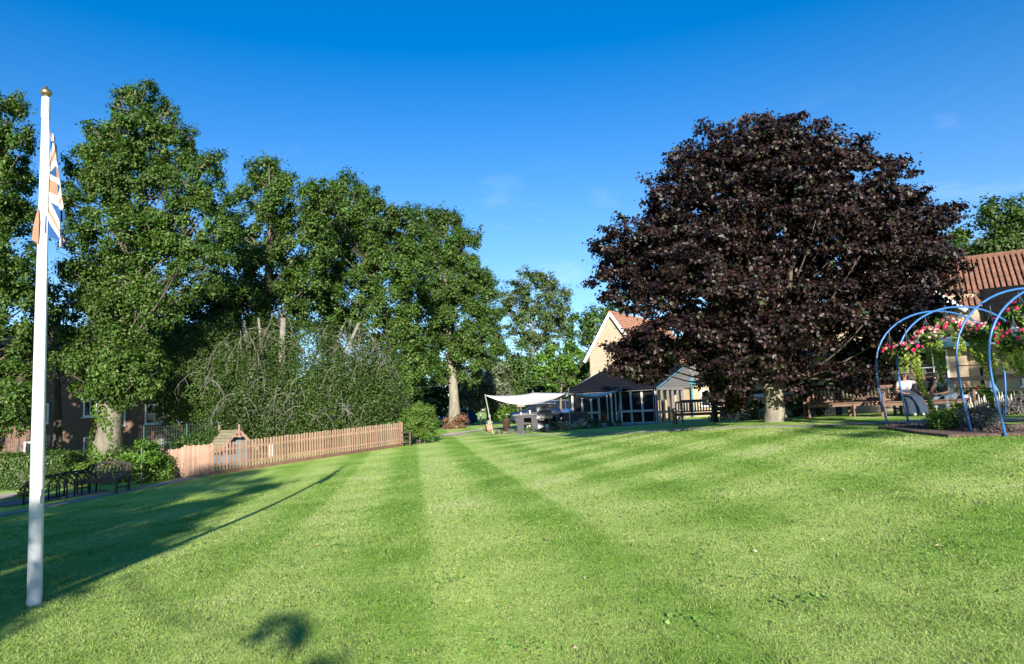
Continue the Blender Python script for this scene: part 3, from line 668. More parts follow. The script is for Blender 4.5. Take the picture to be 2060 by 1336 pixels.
# boarded front wall left and right of the gable, with windows
for i in range(24):
    z = wz + 0.0 + i * 0.15
    if z > E.z - 0.1: break
    if z < wz + 2.0: obj('weatherboard', board_mesh(RF, (gx - ghw + 0.1, 0.03), (gx + ghw - 0.1, 0.03), rN, z, 0.15), m_cream, wing)
    obj('weatherboard', board_mesh(RF, (gx + ghw, 0.53), (8.75, 0.53), rN, z, 0.15), m_cream, wing)
    obj('weatherboard', board_mesh(RF, (-9, 0.53), (gx - ghw, 0.53), rN, z, 0.15), m_cream, wing)
for q in (6.2, 7.7): window(wing, RF(q, 0.52, wz + 1.45), ru, rN, 1.0, 1.3, m_white, m_glass, 1, 0)
for q in (1.1, 3.3): window(wing, RF(q, 0.02, wz + 1.55), ru, rN, 0.95, 1.25, m_white, m_glass, 1, 1)
for q in (-1.9, -3.4, -5.0): window(wing, RF(q, 0.52, wz + 1.4), ru, rN, 0.8, 1.35, m_white, m_glass, 0, 1)
mb = MB(); mb.prism([RF(gx + ghw - .1, 0.2, E.z - 0.35), RF(9.0, 0.2, E.z - 0.35), RF(9.0, 3.0, E.z + 1.9), RF(gx + ghw - .1, 3.0, E.z + 1.9)], (0, 0, 0.1)); obj('roof', mb, m_tile, wing)
# lean-to veranda roof of pale blue sheet along the range
m_sheet = mat('blue_sheet', (0.16, 0.30, 0.38), 0.35, 0.15, 3)
mb = MB()
mb.prism([RF(-9, -0.75, wz + 2.35), RF(5.6, -0.75, wz + 2.35), RF(5.6, 0.02, wz + 2.62), RF(-9, 0.02, wz + 2.62)], (0, 0, 0.03)); obj('canopy', mb, m_sheet, wing)
mb = MB(); fbox(mb, RF, -9, 5.6, -0.82, -0.76, wz + 2.2, wz + 2.4)
for q in (-7, -4.6, -2.2, 0.2, 2.6, 5.0): mb.bar(RF(q, -0.74, wz + 2.3), RF(q, 0.0, wz + 2.58), 0.05, 0.05)
obj('canopy_rail', mb, m_teal, wing)

# ---- brick building in the shade behind the trees
bb_y = 45.0; bz = float(gz(np.array([-20.]), np.array([45.]))[0])
xl, xr = at(-230, 800, bb_y).x, at(520, 800, bb_y).x
bld = thing('brick_building', ((xl + xr) / 2, bb_y, bz), 'two storey red brick building in deep shade behind the tall trees', 'building')
zt = at(200, 705, bb_y).z
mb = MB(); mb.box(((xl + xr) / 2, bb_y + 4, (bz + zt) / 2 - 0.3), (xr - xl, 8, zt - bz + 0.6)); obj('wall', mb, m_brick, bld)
mb = MB(); mb.prism([(xl - .4, bb_y - .4, zt), (xl - .4, bb_y + 8.4, zt), (xl - .4, bb_y + 4, zt + 2.2)], (xr - xl + .8, 0, 0)); obj('roof', mb, m_slate, bld)
BF = Frame((0, bb_y, 0), Vector((1, 0, 0)), Vector((0, 1, 0)))
def bwin(px, py, w, h, bars=1, hb=0): q = at(px, py, bb_y); window(bld, (q.x, bb_y - 0.02, q.z), (1, 0, 0), (0, -1, 0), w, h, m_white, m_glass, bars, hb, fw_=0.1)
bwin(312, 833, 1.25, 1.3, 1, 1); bwin(372, 832, 1.0, 1.2); bwin(86, 832, 0.9, 1.3); bwin(183, 820, 0.9, 1.2); bwin(180, 897, 0.7, 1.15, 0); bwin(70, 905, 1.3, 1.1); bwin(0, 832, 1.0, 1.2); bwin(330, 905, 1.0, 1.1); bwin(240, 838, .9, 1.2)
# ------------------------------------------------------------------ trees and shrubs
LF = {
 'lime': leaf_mat('lime_leaf', [(.027, .063, .010, 0), (.049, .104, .015, .45), (.08, .15, .024, .85), (.15, .19, .045, 1)], 0.36),
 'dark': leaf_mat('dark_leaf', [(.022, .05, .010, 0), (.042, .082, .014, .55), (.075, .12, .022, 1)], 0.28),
 'copper': leaf_mat('copper_leaf', [(.008, .0055, .0075, 0), (.014, .008, .009, .45), (.025, .0125, .010, .80), (.046, .023, .015, .955), (.035, .060, .022, .965), (.04, .065, .025, 1)], 0.07, 0.45, 0.28),
 'bright': leaf_mat('bright_leaf', [(.055, .13, .012, 0), (.085, .18, .016, .6), (.12, .21, .03, 1)], 0.4),
 'grey': leaf_mat('grey_leaf', [(.07, .095, .045, 0), (.11, .135, .075, .6), (.16, .18, .11, 1)], 0.25),
 'birch': leaf_mat('birch_leaf', [(.04, .075, .018, 0), (.07, .115, .028, .6), (.12, .15, .05, 1)], 0.3),
 'hedge': leaf_mat('hedge_leaf', [(.03, .07, .014, 0), (.055, .11, .02, .6), (.09, .15, .035, 1)], 0.25, 0.4),
 'shrub': leaf_mat('shrub_leaf', [(.05, .11, .014, 0), (.085, .16, .02, .6), (.13, .2, .04, 1)], 0.3),
 'lav': leaf_mat('silver_leaf', [(.09, .10, .075, 0), (.14, .14, .11, .5), (.16, .12, .17, .8), (.22, .2, .22, 1)], 0.2),
}
m_bark = mat('bark_brown', (0.06, 0.05, 0.04), 0.95, 0.45, 5, 1.0, 18, col2=(0.12, 0.10, 0.08), stretch=(1, 1, .35))
m_barkg = mat('bark_grey', (0.13, 0.115, 0.09), 0.95, 0.4, 5, 1.0, 18, col2=(0.24, 0.215, 0.165), stretch=(1, 1, .4))
m_dead = mat('bare_wood', (0.11, 0.103, 0.09), 0.9, 0.3, 6, col2=(0.20, 0.188, 0.16))

def lob(px, py, Y, rpx, sq=1.0, dj=0.0, tall=1.0):
    c = at(px, py, Y + dj); r = rpx / F * (Y + dj)
    return (c, (r, r * sq, r * tall))
def tree(name, label, cat, base, top, r, lobes, leaf, lk, seed, cover=0.9, clump=0.5, bark=None, group=None, flat=0.6, low=0.55, limbs=True, start=0.25, gap=0.0, upb=0.45, lr=0.35):
    rng = np.random.RandomState(seed)
    t = thing(name, tuple(base), label, cat, group)
    mb, lm = trunk_mesh(base, top, r, lobes, rng, limbs=limbs, start=start, lr=lr); obj('trunk', mb, bark or m_bark, t, True)
    if lm.v: obj('limbs', lm, m_bark if bark is not m_dead else m_dead, t, True)
    P, N = lobe_leaves(lobes, rng, leaf, cover, clump, flat, low, upb, gap)
    S = leaf * (0.65 + 0.7 * rng.random_sample(len(P)))
    leaf_object('crown', P, N, S, LF[lk], t, rng); return t
def more_lobes(lobes, rng, k, rs=(0.35, 0.6), push=0.9):
    """Smaller lobes budding from the bigger ones, for an uneven outline."""
    out = list(lobes)
    for c, r in lobes:
        for _ in range(k):
            d = rng.normal(size=3); d /= np.linalg.norm(d); d[2] = d[2] * 0.8 + 0.15
            f = rng.uniform(*rs); out.append((Vector(c) + Vector(d * np.array(r) * push), (r[0] * f, r[1] * f, r[2] * f)))
    return out
def tall_tree(label, spec, Y, base, top, r, seed, lk='lime', leaf=0.17, cover=1.3, clump=0.34, bark=None, gap=0.08, name='lime_tree', group='row of tall green trees', k=2):
    rng = np.random.RandomState(seed + 900)
    lobes = []
    for px, py, rp in spec:
        lobes.append(lob(px, py, Y, rp * 0.95, 1.0, rng.uniform(-0.8, 1.2)))
    n0 = len(lobes); lobes = more_lobes(lobes, rng, k, (.22, .5), 1.0)
    for _ in range(26):                      # thin upright sprays that break the outline
        c, r_ = lobes[rng.randint(n0)]; a = rng.uniform(0, 2 * math.pi); e = rng.uniform(.1, 1.3)
        q = Vector(c) + Vector((math.cos(a) * math.cos(e), math.sin(a) * math.cos(e), math.sin(e))) * r_[0] * rng.uniform(1.0, 1.35); s_ = rng.uniform(.18, .36) * Y / 34
        lobes.append((q, (s_ * .75, s_ * .75, s_ * 1.25)))
    return tree(name, label, 'tree', base, top, r, lobes, leaf, lk, seed, cover, clump, bark, group, 0.95, 0.5, True, 0.2, gap, lr=.16)
b = on(20, 27, -0.1)
tall_tree('tall green tree behind the flagpole, cut by the edge of the picture', [(5, 215, 32), (25, 290, 42), (8, 370, 62), (25, 450, 55), (-30, 430, 80), (5, 540, 70), (30, 620, 60), (0, 700, 62), (25, 770, 45), (-60, 300, 80), (-70, 560, 90), (10, 840, 40)], 27, on(-40, 27, -.1), at(-25, 260, 27), .42, 11, leaf=0.14)
tall_tree('tallest green tree with ivy on its trunk, just right of the flagpole',
    [(287, 195, 30), (265, 215, 36), (330, 235, 30), (285, 265, 48), (215, 275, 34), (190, 285, 26), (335, 310, 60), (240, 340, 62), (170, 340, 40), (405, 350, 42), (300, 390, 80), (190, 430, 62), (430, 405, 40), (385, 455, 72), (440, 470, 36), (240, 470, 70), (180, 520, 55), (300, 530, 75), (410, 540, 58), (230, 590, 66), (330, 610, 55), (190, 650, 55), (255, 680, 62), (215, 735, 62), (160, 730, 38), (290, 750, 46), (230, 790, 42), (175, 790, 26), (248, 560, 50), (262, 620, 55), (225, 630, 40), (250, 735, 50), (235, 690, 40)],
    30, on(212, 30, -0.2), at(285, 185, 30), .50, 12, bark=m_barkg, leaf=0.135)
tall_tree('tall green tree behind the left end of the weeping tree', [(530, 345, 30), (575, 360, 28), (520, 395, 40), (590, 420, 58), (645, 400, 36), (520, 470, 60), (610, 500, 66), (480, 520, 40), (540, 560, 66), (490, 600, 52), (630, 590, 60), (560, 640, 60), (450, 600, 44), (460, 670, 50), (420, 620, 40)], 38, on(520, 38, 0), at(545, 340, 38), .5, 13, leaf=0.165, clump=0.42)
tall_tree('tall green tree behind the middle of the weeping tree', [(700, 385, 36), (740, 405, 30), (680, 430, 52), (760, 450, 44), (720, 510, 70), (660, 530, 50), (790, 540, 50), (700, 600, 72), (770, 630, 64), (690, 680, 50), (800, 690, 54), (825, 740, 50), (790, 770, 40), (815, 465, 40), (818, 540, 48), (645, 450, 44), (640, 620, 50)], 43, on(822, 43, 0.0), at(712, 380, 43), .48, 14, leaf=0.175, clump=0.45)
tall_tree('rounded green tree with bare pale trunk beside the round bush', [(855, 440, 26), (900, 455, 32), (930, 490, 34), (880, 510, 52), (835, 500, 40), (945, 545, 40), (900, 580, 62), (840, 580, 52), (960, 600, 40), (920, 650, 66), (985, 640, 26), (860, 660, 58), (960, 690, 48), (895, 715, 50), (850, 745, 40), (940, 735, 40), (985, 700, 34)], 51, on(915, 51, 0), at(895, 440, 51), .40, 15, bark=m_barkg, leaf=0.18, clump=0.48)
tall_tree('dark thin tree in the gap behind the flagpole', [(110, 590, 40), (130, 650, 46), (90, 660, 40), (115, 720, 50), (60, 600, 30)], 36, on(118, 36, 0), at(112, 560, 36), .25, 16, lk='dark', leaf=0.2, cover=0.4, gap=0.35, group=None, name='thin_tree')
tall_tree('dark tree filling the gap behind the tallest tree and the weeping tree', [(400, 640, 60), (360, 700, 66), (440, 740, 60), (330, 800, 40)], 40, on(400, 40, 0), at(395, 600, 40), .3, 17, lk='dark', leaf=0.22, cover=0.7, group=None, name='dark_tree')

for i_, (x_, y_, h_) in enumerate([(-24.5, 27, 15), (-29.5, 26, 14), (-35, 29, 15)]):
    rg_ = np.random.RandomState(300 + i_); L_ = [(Vector((x_ + rg_.uniform(-1.8, 1.8), y_ + rg_.uniform(-1.5, 1.5), z_)), (2.0, 1.9, 1.6)) for z_ in np.linspace(2.2, h_ - 1.5, 9)]
    tree('lime_tree', ['tall green tree standing next beyond the left edge', 'second tall green tree beyond the left edge', 'third tall green tree beyond the left edge'][i_], 'tree', G(x_, y_, -.1), Vector((x_, y_, h_)), .4, more_lobes(L_, rg_, 1), .36, 'lime', 310 + i_, 1.3, .6, None, 'row of tall green trees', gap=.05, lr=.2)

# --- weeping tree with bare hanging branches on top
def weeping():
    rng = np.random.RandomState(31); Y = 34.0
    base = on(560, Y, 0)
    t = thing('weeping_tree', tuple(base), 'broad weeping tree with bare grey branches arching over its top, above the picket fence', 'tree')
    mb = MB(); stubs = []
    for px, pt, rr in [(455, 690, .16), (490, 645, .20), (570, 640, .26), (655, 660, .12), (690, 655, .12), (722, 650, .15), (760, 690, .1), (520, 640, .12)]:
        top = at(px, pt, Y + rng.uniform(-1, 1)); q = base + Vector(((top.x - base.x) * 0.35, (top.y - base.y) * .3, 1.2))
        pts = [base + Vector((rng.uniform(-.3, .3), rng.uniform(-.3, .3), -.2)), q, q.lerp(top, 0.5) + Vector((rng.uniform(-.2, .2), 0, 0)), top]
        mb.tube(pts, [rr * 1.3, rr * 1.0, rr * .7, rr * 0.5], 8); stubs.append(top)
    for px, py, rr in [(545, 880, .2), (585, 880, .22), (650, 880, .18)]:
        q = at(px, py, Y); g = on(px, Y, -.2); mb.tube([g, (g + q) / 2 + Vector((.1, 0, .3)), at(px - 10, 760, Y)], [rr * 1.2, rr, rr * .6], 8)
    obj('trunk', mb, m_dead, t, True)
    mb = MB()
    for i in range(52):                     # bare arching branches, hanging at the end, with twigs
        s = stubs[rng.randint(len(stubs))]; a = rng.uniform(0, 2 * math.pi); L = rng.uniform(0.8, 2.6); h = rng.uniform(0.05, 0.45)
        st = s - Vector((0, 0, rng.uniform(0, 1.3))); d = Vector((math.cos(a), math.sin(a) * 0.8 - 0.25, 0))
        drop = rng.uniform(0.6, 2.2)
        pts = [st + d * L * u + Vector((0, 0, h * math.sin(min(u * 1.7, 1.0) * math.pi) - drop * u ** 2.6)) for u in np.linspace(0, 1, 8)]
        pts = [p + Vector(rng.normal(size=3) * 0.035) for p in pts]
        mb.tube(pts, np.linspace(0.016, 0.004, 8), 4, cap=False)
        for j in range(4):
            k = rng.randint(3, 8); p = pts[k]; e = p + Vector((rng.uniform(-.35, .35), rng.uniform(-.35, .2), rng.uniform(-.9, -.3)))
            mb.tube([p, (p + e) / 2 + Vector((0, 0, .06)), e], [.007, .005, .003], 3, cap=False)
    for i in range(36):                      # bare sprays lower down among the leaves
        p = at(rng.uniform(380, 780), rng.uniform(720, 840), Y - 3.2); a = rng.uniform(-1.2, 1.2)
        pts = [p + Vector((math.sin(a) * u * 1.1, -.3 * u + rng.normal() * .05, .25 * u - 1.1 * u ** 2)) for u in np.linspace(0, 1, 6)]
        mb.tube(pts, np.linspace(.014, .004, 6), 3, cap=False)
        for j in range(3):
            q = pts[rng.randint(2, 6)]; mb.tube([q, q + Vector((rng.uniform(-.3, .3), rng.uniform(-.2, .1), rng.uniform(-.5, -.1)))], [.007, .003], 3, cap=False)
    obj('bare_branches', mb, m_dead, t)['kind'] = 'stuff'
    # hanging leafy strands over a broad dome
    Ps, Ns = [], []
    lobes = [lob(px, py, Y, rp, 0.9, dj) for px, py, rp, dj in [(405, 720, 66, .5), (460, 700, 60, 0), (540, 700, 66, .5), (620, 705, 60, 0), (700, 715, 60, .3), (755, 735, 48, .2), (380, 770, 60, 0), (440, 780, 72, -.5), (520, 790, 80, -.8), (600, 790, 76, -.7), (680, 790, 76, -.5), (750, 790, 58, 0), (470, 835, 50, -.6), (560, 840, 56, -.8), (640, 840, 56, -.8), (720, 845, 46, -.4), (785, 800, 36, .4), (365, 820, 40, .3)]]
    for c, r in lobes:
        k = int(r[0] * r[2] * 120)
        for _ in range(k):
            D = rng.normal(size=3); D /= np.linalg.norm(D)
            if D[1] > 0.55 and rng.rand() < .6: continue
            p = np.array(c) + D * np.array(r) * rng.uniform(.75, 1.08); m = rng.randint(14, 34); L = rng.uniform(.5, 1.4)
            u = rng.random_sample(m); q = p[None, :] + rng.normal(size=(m, 3)) * 0.11
            q[:, 2] -= u * L - 0.3; q[:, 0] += D[0] * .25 * u; q[:, 1] += D[1] * .25 * u
            Ps.append(q); Ns.append(np.tile(D * .6 + np.array([0, -.1, .25]), (m, 1)) + rng.normal(size=(m, 3)) * .5)
    P = np.concatenate(Ps); N = np.concatenate(Ns)
    leaf_object('crown', P, N, .115 * (0.65 + .7 * rng.random_sample(len(P))), LF['dark'], t, rng, 0.5)
weeping()

# --- copper tree
def copper():
    rng = np.random.RandomState(41); Y = 21.0; base = G(at(1560, 838, Y).x, Y)
    t = thing('copper_tree', tuple(base), 'large round purple leaved copper tree standing on the lawn before the boarded range', 'tree')
    rows = [(262, 1480, 1600, 22), (295, 1430, 1660, 30), (340, 1375, 1715, 38), (392, 1330, 1770, 44), (445, 1285, 1832, 46), (500, 1245, 1860, 48), (560, 1235, 1858, 52), (620, 1245, 1850, 52), (680, 1245, 1835, 50), (735, 1262, 1790, 42), (770, 1300, 1730, 34)]
    lobes = []
    for py, xa, xb, rp in rows:
        cx = (xa + xb) / 2; w = max((xb - xa) / 2 - rp * 0.35, 12); n = max(5, int(2 * math.pi * w / (rp * 1.35)))
        for i in range(n):
            a = (i + rng.uniform(-.3, .3)) / n * 2 * math.pi; f = rng.uniform(.86, 1.06)
            wm = w / F * Y; c = at(cx, py + rng.uniform(-18, 18), Y) + Vector((math.cos(a) * wm * f, math.sin(a) * wm * .72 * f, 0))
            if py >= 735 and math.sin(a) > .3: continue
            if py >= 735 and math.sin(a) < -0.2 and rng.rand() < .45 and abs(c.x - base.x) < 2.6: continue
            r = rp / F * Y * rng.uniform(.7, 1.2); lobes.append((c, (r * 1.1, r, r * .75)))
        if w > 100:
            for i in range(max(2, n // 3)):
                a = rng.uniform(0, 2 * math.pi); f = rng.uniform(.1, .65); wm = w / F * Y
                lobes.append((at(cx, py, Y) + Vector((math.cos(a) * wm * f, math.sin(a) * wm * .88 * f, 0)), (rp / F * Y,) * 3))
    for px, py, rp in [(1495, 256, 15), (1535, 246, 15), (1578, 262, 15), (1210, 492, 16), (1240, 470, 18), (1218, 556, 14), (1238, 580, 16), (1890, 448, 16), (1908, 440, 12), (1870, 470, 16), (1705, 305, 16), (1748, 330, 14), (1840, 400, 16), (1228, 440, 8), (1222, 700, 22), (1245, 740, 18), (1290, 780, 18), (1330, 772, 24), (1420, 770, 26), (1440, 745, 24), (1338, 348, 12), (1356, 322, 13), (1425, 276, 13), (1655, 285, 16)]:
        lobes.append(lob(px, py, Y, rp, 1, rng.uniform(-.8, .8), .7))
    def clear(c, r):
        x, y = proj(c); m = r[0] / Y * F * .8
        return (x - m < 1290 and 592 < y < 688) or (x - m < 1335 and 612 < y < 668) or (x - m < 1405 and x > 1300 and y + m > 738 and y > 725) or (x - m < 1330 and y + m > 790)
    lobes = [l_ for l_ in lobes if not clear(*l_)]
    for px, py, rp in [(1225, 700, 16), (1245, 708, 20), (1270, 715, 24), (1300, 722, 24), (1262, 742, 16), (1290, 752, 16), (1306, 768, 14), (1350, 700, 26), (1395, 715, 24), (1300, 640, 13), (1310, 655, 13), (1330, 690, 22)]: lobes.append(lob(px, py, Y, rp, 1, rng.uniform(-.6, .6), .7))
    lobes = [l_ for l_ in lobes if rng.rand() > .10]
    big = [l_ for l_ in lobes if l_[1][0] > .5]
    for tip in ([(1250, 478, 20), (1226, 484, 15), (1206, 490, 11), (1192, 493, 7)], [(1252, 548, 20), (1228, 554, 14), (1208, 560, 10)], [(1236, 590, 15), (1216, 598, 10)], [(1862, 455, 18), (1886, 450, 13), (1904, 445, 9), (1916, 441, 6)], [(1860, 478, 15), (1884, 478, 9), (1900, 474, 6)], [(1812, 385, 15), (1836, 392, 10), (1850, 398, 7)], [(1752, 336, 12), (1768, 318, 9)], [(1530, 246, 14), (1538, 232, 9), (1543, 224, 5)], [(1590, 258, 12), (1600, 248, 7)], [(1492, 250, 12), (1496, 238, 7)], [(1322, 372, 14), (1306, 362, 9), (1296, 356, 5)]):
        dj_ = rng.uniform(-.8, .5)
        for px, py, rp in tip: lobes.append(lob(px, py, Y, rp, 1, dj_, .6))
    for _ in range(90):                      # loose sprays standing out from the crown
        c, r = big[rng.randint(len(big))]; dd = Vector((c[0] - base.x, c[1] - base.y, (c[2] - base.z - 4.5) * 1.1)).normalized() + Vector(rng.normal(size=3) * .35)
        q = Vector(c) + dd.normalized() * (r[0] * rng.uniform(.95, 1.5)); s_ = rng.uniform(.16, .34)
        if not clear(q, (s_,)) and 1195 < proj(q)[0] < 1915: lobes.append((q, (s_ * 1.2, s_, s_ * .55)))
    top = at(1545, 300, Y)
    mb = MB(); k = base + Vector((0, 0, 1.0))
    mb.tube([base - Vector((0, 0, .3)), base + Vector((0, 0, .05)), base + Vector((0, 0, .3)), base + Vector((0.0, 0, .7)), base + Vector((0, 0, 1.15))], [.44, .36, .29, .275, .31], 16)
    tk, mb = mb, MB()
    for i in range(9):
        a = i * 2.4; e = base + Vector((math.cos(a) * (1.4 + .25 * i), math.sin(a) * (1.3 + .2 * i), 3.2 + i * .55))
        limb(mb, base + Vector((0, 0, .85 + .03 * i)), e, .15 - .008 * i, .05, rng, sag=-.02, n=8, segs=6)
    limb(mb, base + Vector((0, 0, 1.0)), top, .17, .03, rng, n=8, segs=8)
    for c, r in lobes:
        if rng.rand() < .6 and r[0] > .5:
            hd = math.hypot(c[0] - base.x, c[1] - base.y); q = base + Vector(((c[0] - base.x) * .3, (c[1] - base.y) * .3, max(1.3, (c[2] - base.z) * .75 - hd * .25)))
            limb(mb, q, c, .04, .01, rng, n=5)
    obj('trunk', tk, m_barkg, t, True); obj('limbs', mb, m_bark, t, True)
    P, N = lobe_leaves(lobes, rng, .115, 0.70, .30, .5, .6, .4, .16)
    # long drooping leafy sprays so the outline is ragged
    S = .115 * (0.6 + .8 * rng.random_sample(len(P)))
    leaf_object('crown', P, N, S, LF['copper'], t, rng, 0.78, 0.3)
copper()

# --- trees beyond
def far_tree(name, label, Y, spec, base_px, top, r, lk, seed, leaf=.3, cover=.8, clump=.8, bark=None, gap=0.05, cat='tree', start=.2, group=None, limbs=True, tall=1.0, k=1, gdz=0.0):
    rng = np.random.RandomState(seed + 500); lobes = [lob(px, py, Y, rp, 1, rng.uniform(-.6, .6), tall) for px, py, rp in spec]
    if k: lobes = more_lobes(lobes, rng, k)
    return tree(name, label, cat, on(base_px, Y, gdz), at(top[0], top[1], Y), r, lobes, leaf, lk, seed, cover, clump, bark, group, .65, .5, limbs, start, gap)
far_tree('birch_tree', 'thin tall tree with pale stems and loose crown behind the white sail', 92,
    [(1060, 570, 30), (1100, 575, 26), (1030, 590, 24), (1120, 600, 26), (1075, 600, 34), (1040, 620, 32), (1110, 640, 34), (1135, 635, 20), (1020, 640, 20), (1075, 650, 34), (1050, 670, 30), (1110, 675, 28), (1140, 665, 14), (1075, 695, 26)], 1072, (1075, 565), .32, 'birch', 51, .30, .75, .7, m_dead, .15, start=.15)
far_tree('oak_tree', 'dark green round tree between the pale stemmed tree and the cream gable', 84, [(1195, 640, 20), (1170, 660, 24), (1205, 665, 26), (1215, 640, 16), (1160, 690, 22), (1195, 695, 28)], 1190, (1190, 640), .35, 'hedge', 52, .34, .9, .9)
far_tree('conifer', 'very dark tree rising behind the cream gable', 88, [(1248, 602, 10), (1240, 625, 16), (1225, 640, 16), (1250, 650, 22)], 1245, (1248, 598), .3, 'dark', 53, .35, 1.0, .8)
far_tree('maple_tree', 'bright green young maple beside the dark glazed sunroom', 60, [(1115, 715, 20), (1150, 710, 20), (1095, 735, 22), (1130, 740, 26), (1170, 735, 22), (1090, 755, 16), (1120, 768, 18), (1160, 760, 18), (1185, 720, 12)], 1128, (1130, 730), .14, 'bright', 54, .3, 1.0, .6, m_barkg, .08, start=.35)
far_tree('silver_shrub', 'tall grey green shrub behind the left end of the white sail', 66, [(985, 750, 30), (960, 775, 32), (1005, 770, 28), (975, 800, 34), (1010, 800, 26), (950, 800, 26)], 982, (982, 745), .16, 'grey', 55, .26, 1.1, .7, cat='shrub')
far_tree('yew_tree', 'dark green tree behind the grey green shrub', 74, [(1040, 720, 26), (1020, 750, 30), (1060, 750, 30), (1045, 780, 34), (1075, 780, 24), (1030, 800, 26)], 1045, (1042, 705), .3, 'hedge', 56, .32, 1.0, .9)
far_tree('conifer', 'clipped dark green conifer under the bright green maple', 64, [(1105, 790, 22), (1170, 785, 24), (1140, 795, 26), (1080, 805, 18), (1200, 790, 20), (1110, 815, 20), (1160, 812, 24)], 1140, (1140, 775), .2, 'dark', 57, .26, 1.2, .6, limbs=False)
far_tree('broad_tree', 'dark green tree beyond the ridge of the pantile roof', 44, [(1960, 475, 40), (2010, 450, 45), (2060, 450, 52), (1930, 505, 34), (2000, 510, 50), (2100, 490, 60), (1960, 530, 40)], 2010, (2010, 440), .4, 'dark', 58, .26, 1.0, .75)
far_tree('broad_tree', 'pale green tree between the copper tree and the pantile roof', 40, [(1890, 510, 26), (1875, 530, 26), (1910, 530, 24), (1895, 555, 30), (1860, 550, 26)], 1890, (1890, 500), .25, 'birch', 59, .24, .9, .6)
far_tree('elder_bush', 'yellow green bush behind the second blue car', 66, [(1012, 822, 16), (1022, 835, 14), (1000, 838, 12)], 1014, (1014, 815), .1, 'bright', 60, .26, 1.2, .5, cat='bush', limbs=False)
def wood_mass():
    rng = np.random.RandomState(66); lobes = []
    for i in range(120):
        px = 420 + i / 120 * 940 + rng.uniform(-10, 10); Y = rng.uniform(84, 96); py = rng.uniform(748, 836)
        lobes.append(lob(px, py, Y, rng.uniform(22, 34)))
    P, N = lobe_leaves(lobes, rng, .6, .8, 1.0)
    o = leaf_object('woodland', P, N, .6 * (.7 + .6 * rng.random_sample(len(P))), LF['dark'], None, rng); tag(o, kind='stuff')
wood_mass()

# --- bushes and hedges
def bush(name, label, cat, spec, lk, seed, leaf=.09, cover=1.2, clump=.22, stem=True, k=1, group=None, gap=0.0):
    """spec: list of (centre, radii) in metres."""
    rng = np.random.RandomState(seed); cx = sum(c[0] for c, _ in spec) / len(spec); cy = sum(c[1] for c, _ in spec) / len(spec)
    t = thing(name, tuple(G(cx, cy)), label, cat, group); L = more_lobes(spec, rng, k, (.3, .5)) if k else spec
    P, N = lobe_leaves(L, rng, leaf, cover, clump, .8, .7, .35, gap); P[:, 2] = np.maximum(P[:, 2], gz(P[:, 0], P[:, 1]) + .02)
    leaf_object('foliage', P, N, leaf * (.65 + .7 * rng.random_sample(len(P))), LF[lk], t, rng)
    if stem:
        mb = MB()
        for c, r in spec:
            g = G(cx + (c[0] - cx) * .5, cy + (c[1] - cy) * .5, -.05); limb(mb, g, c, .035, .012, rng, 0, 5, 4)
        obj('stems', mb, m_bark, t)
    return t
def blob(px, py, Y, rx, rz, ry=None): return (at(px, py, Y), (rx, ry or rx, rz))
bush('round_bush', 'big round clipped bush at the far end of the picket fence', 'bush', [blob(842, 848, 33.9, .92, .8), blob(835, 836, 34.2, .65, .5), blob(862, 862, 33.8, .55, .5), blob(836, 864, 33.6, .5, .5)], 'shrub', 71, .085, 1.4, .2)
def hedge_box(name, label, x0, x1, y, d, z0, z1, lk, seed, leaf=.08, n=24000):
    rng = np.random.RandomState(seed); t = thing(name, ((x0 + x1) / 2, y + d / 2, z0), label, 'hedge')
    f = rng.random_sample(n); P = np.stack([rng.uniform(x0, x1, n), rng.uniform(y, y + d, n), rng.uniform(z0 - .3, z1, n)], 1); N = np.zeros((n, 3))
    a = f < .45; P[a, 1] = y + rng.normal(0, .05, a.sum()); N[a] = (0, -1, .2)
    b_ = (f >= .45) & (f < .8); P[b_, 2] = z1 + rng.normal(0, .05, b_.sum()); N[b_] = (0, -.1, 1)
    c_ = f >= .8; P[c_, 0] = np.where(rng.random_sample(c_.sum()) < .5, x0, x1) + rng.normal(0, .05, c_.sum()); N[c_, 0] = np.sign(P[c_, 0] - (x0 + x1) / 2)
    bul = .10 * np.sin(P[:, 0] * 3.1) + .08 * np.sin(P[:, 0] * 7.7 + P[:, 2] * 5); P[:, 1] += bul; P[:, 2] += .05 * np.sin(P[:, 0] * 4.3)
    N += rng.normal(size=N.shape) * .5; leaf_object('foliage', P, N, leaf * (.6 + .8 * rng.random_sample(n)), LF[lk], t, rng)
    mb = MB(); mb.box(((x0 + x1) / 2, y + d / 2, (z0 + z1) / 2 - .2), (x1 - x0 - .3, d - .3, z1 - z0 - .1)); obj('inner_twigs', mb, m_bark, t); return t
q0, q1 = at(-150, 920, 25), at(146, 920, 25)
hedge_box('clipped_hedge', 'clipped green hedge behind the bike rack, left of the ivy trunk', q0.x, q1.x, 24.6, 1.3, q0.z - 1.2, at(60, 916, 25).z, 'hedge', 72)
bush('laurel_bush', 'bright leafy bush under the ivy clad trunk behind the bench', 'bush', [blob(215, 945, 25.5, .7, .55), blob(165, 955, 25, .55, .45), blob(258, 935, 25.4, .55, .6), blob(240, 960, 25, .6, .45), blob(130, 962, 24.6, .35, .3)], 'shrub', 73, .12, 1.0, .25)
bush('corner_bush', 'dense leafy bush at the left end of the board fence', 'bush', [blob(300, 925, 24.6, .55, .6), blob(318, 945, 24.4, .4, .4), blob(290, 955, 24.4, .45, .35)], 'shrub', 74, .1, 1.1, .22)
bush('low_bush', 'small leafy clump beside the bike rack at the hedge foot', 'bush', [blob(62, 985, 22.8, .25, .22), blob(50, 992, 22.6, .18, .15)], 'shrub', 75, .08, 1.2, .15)
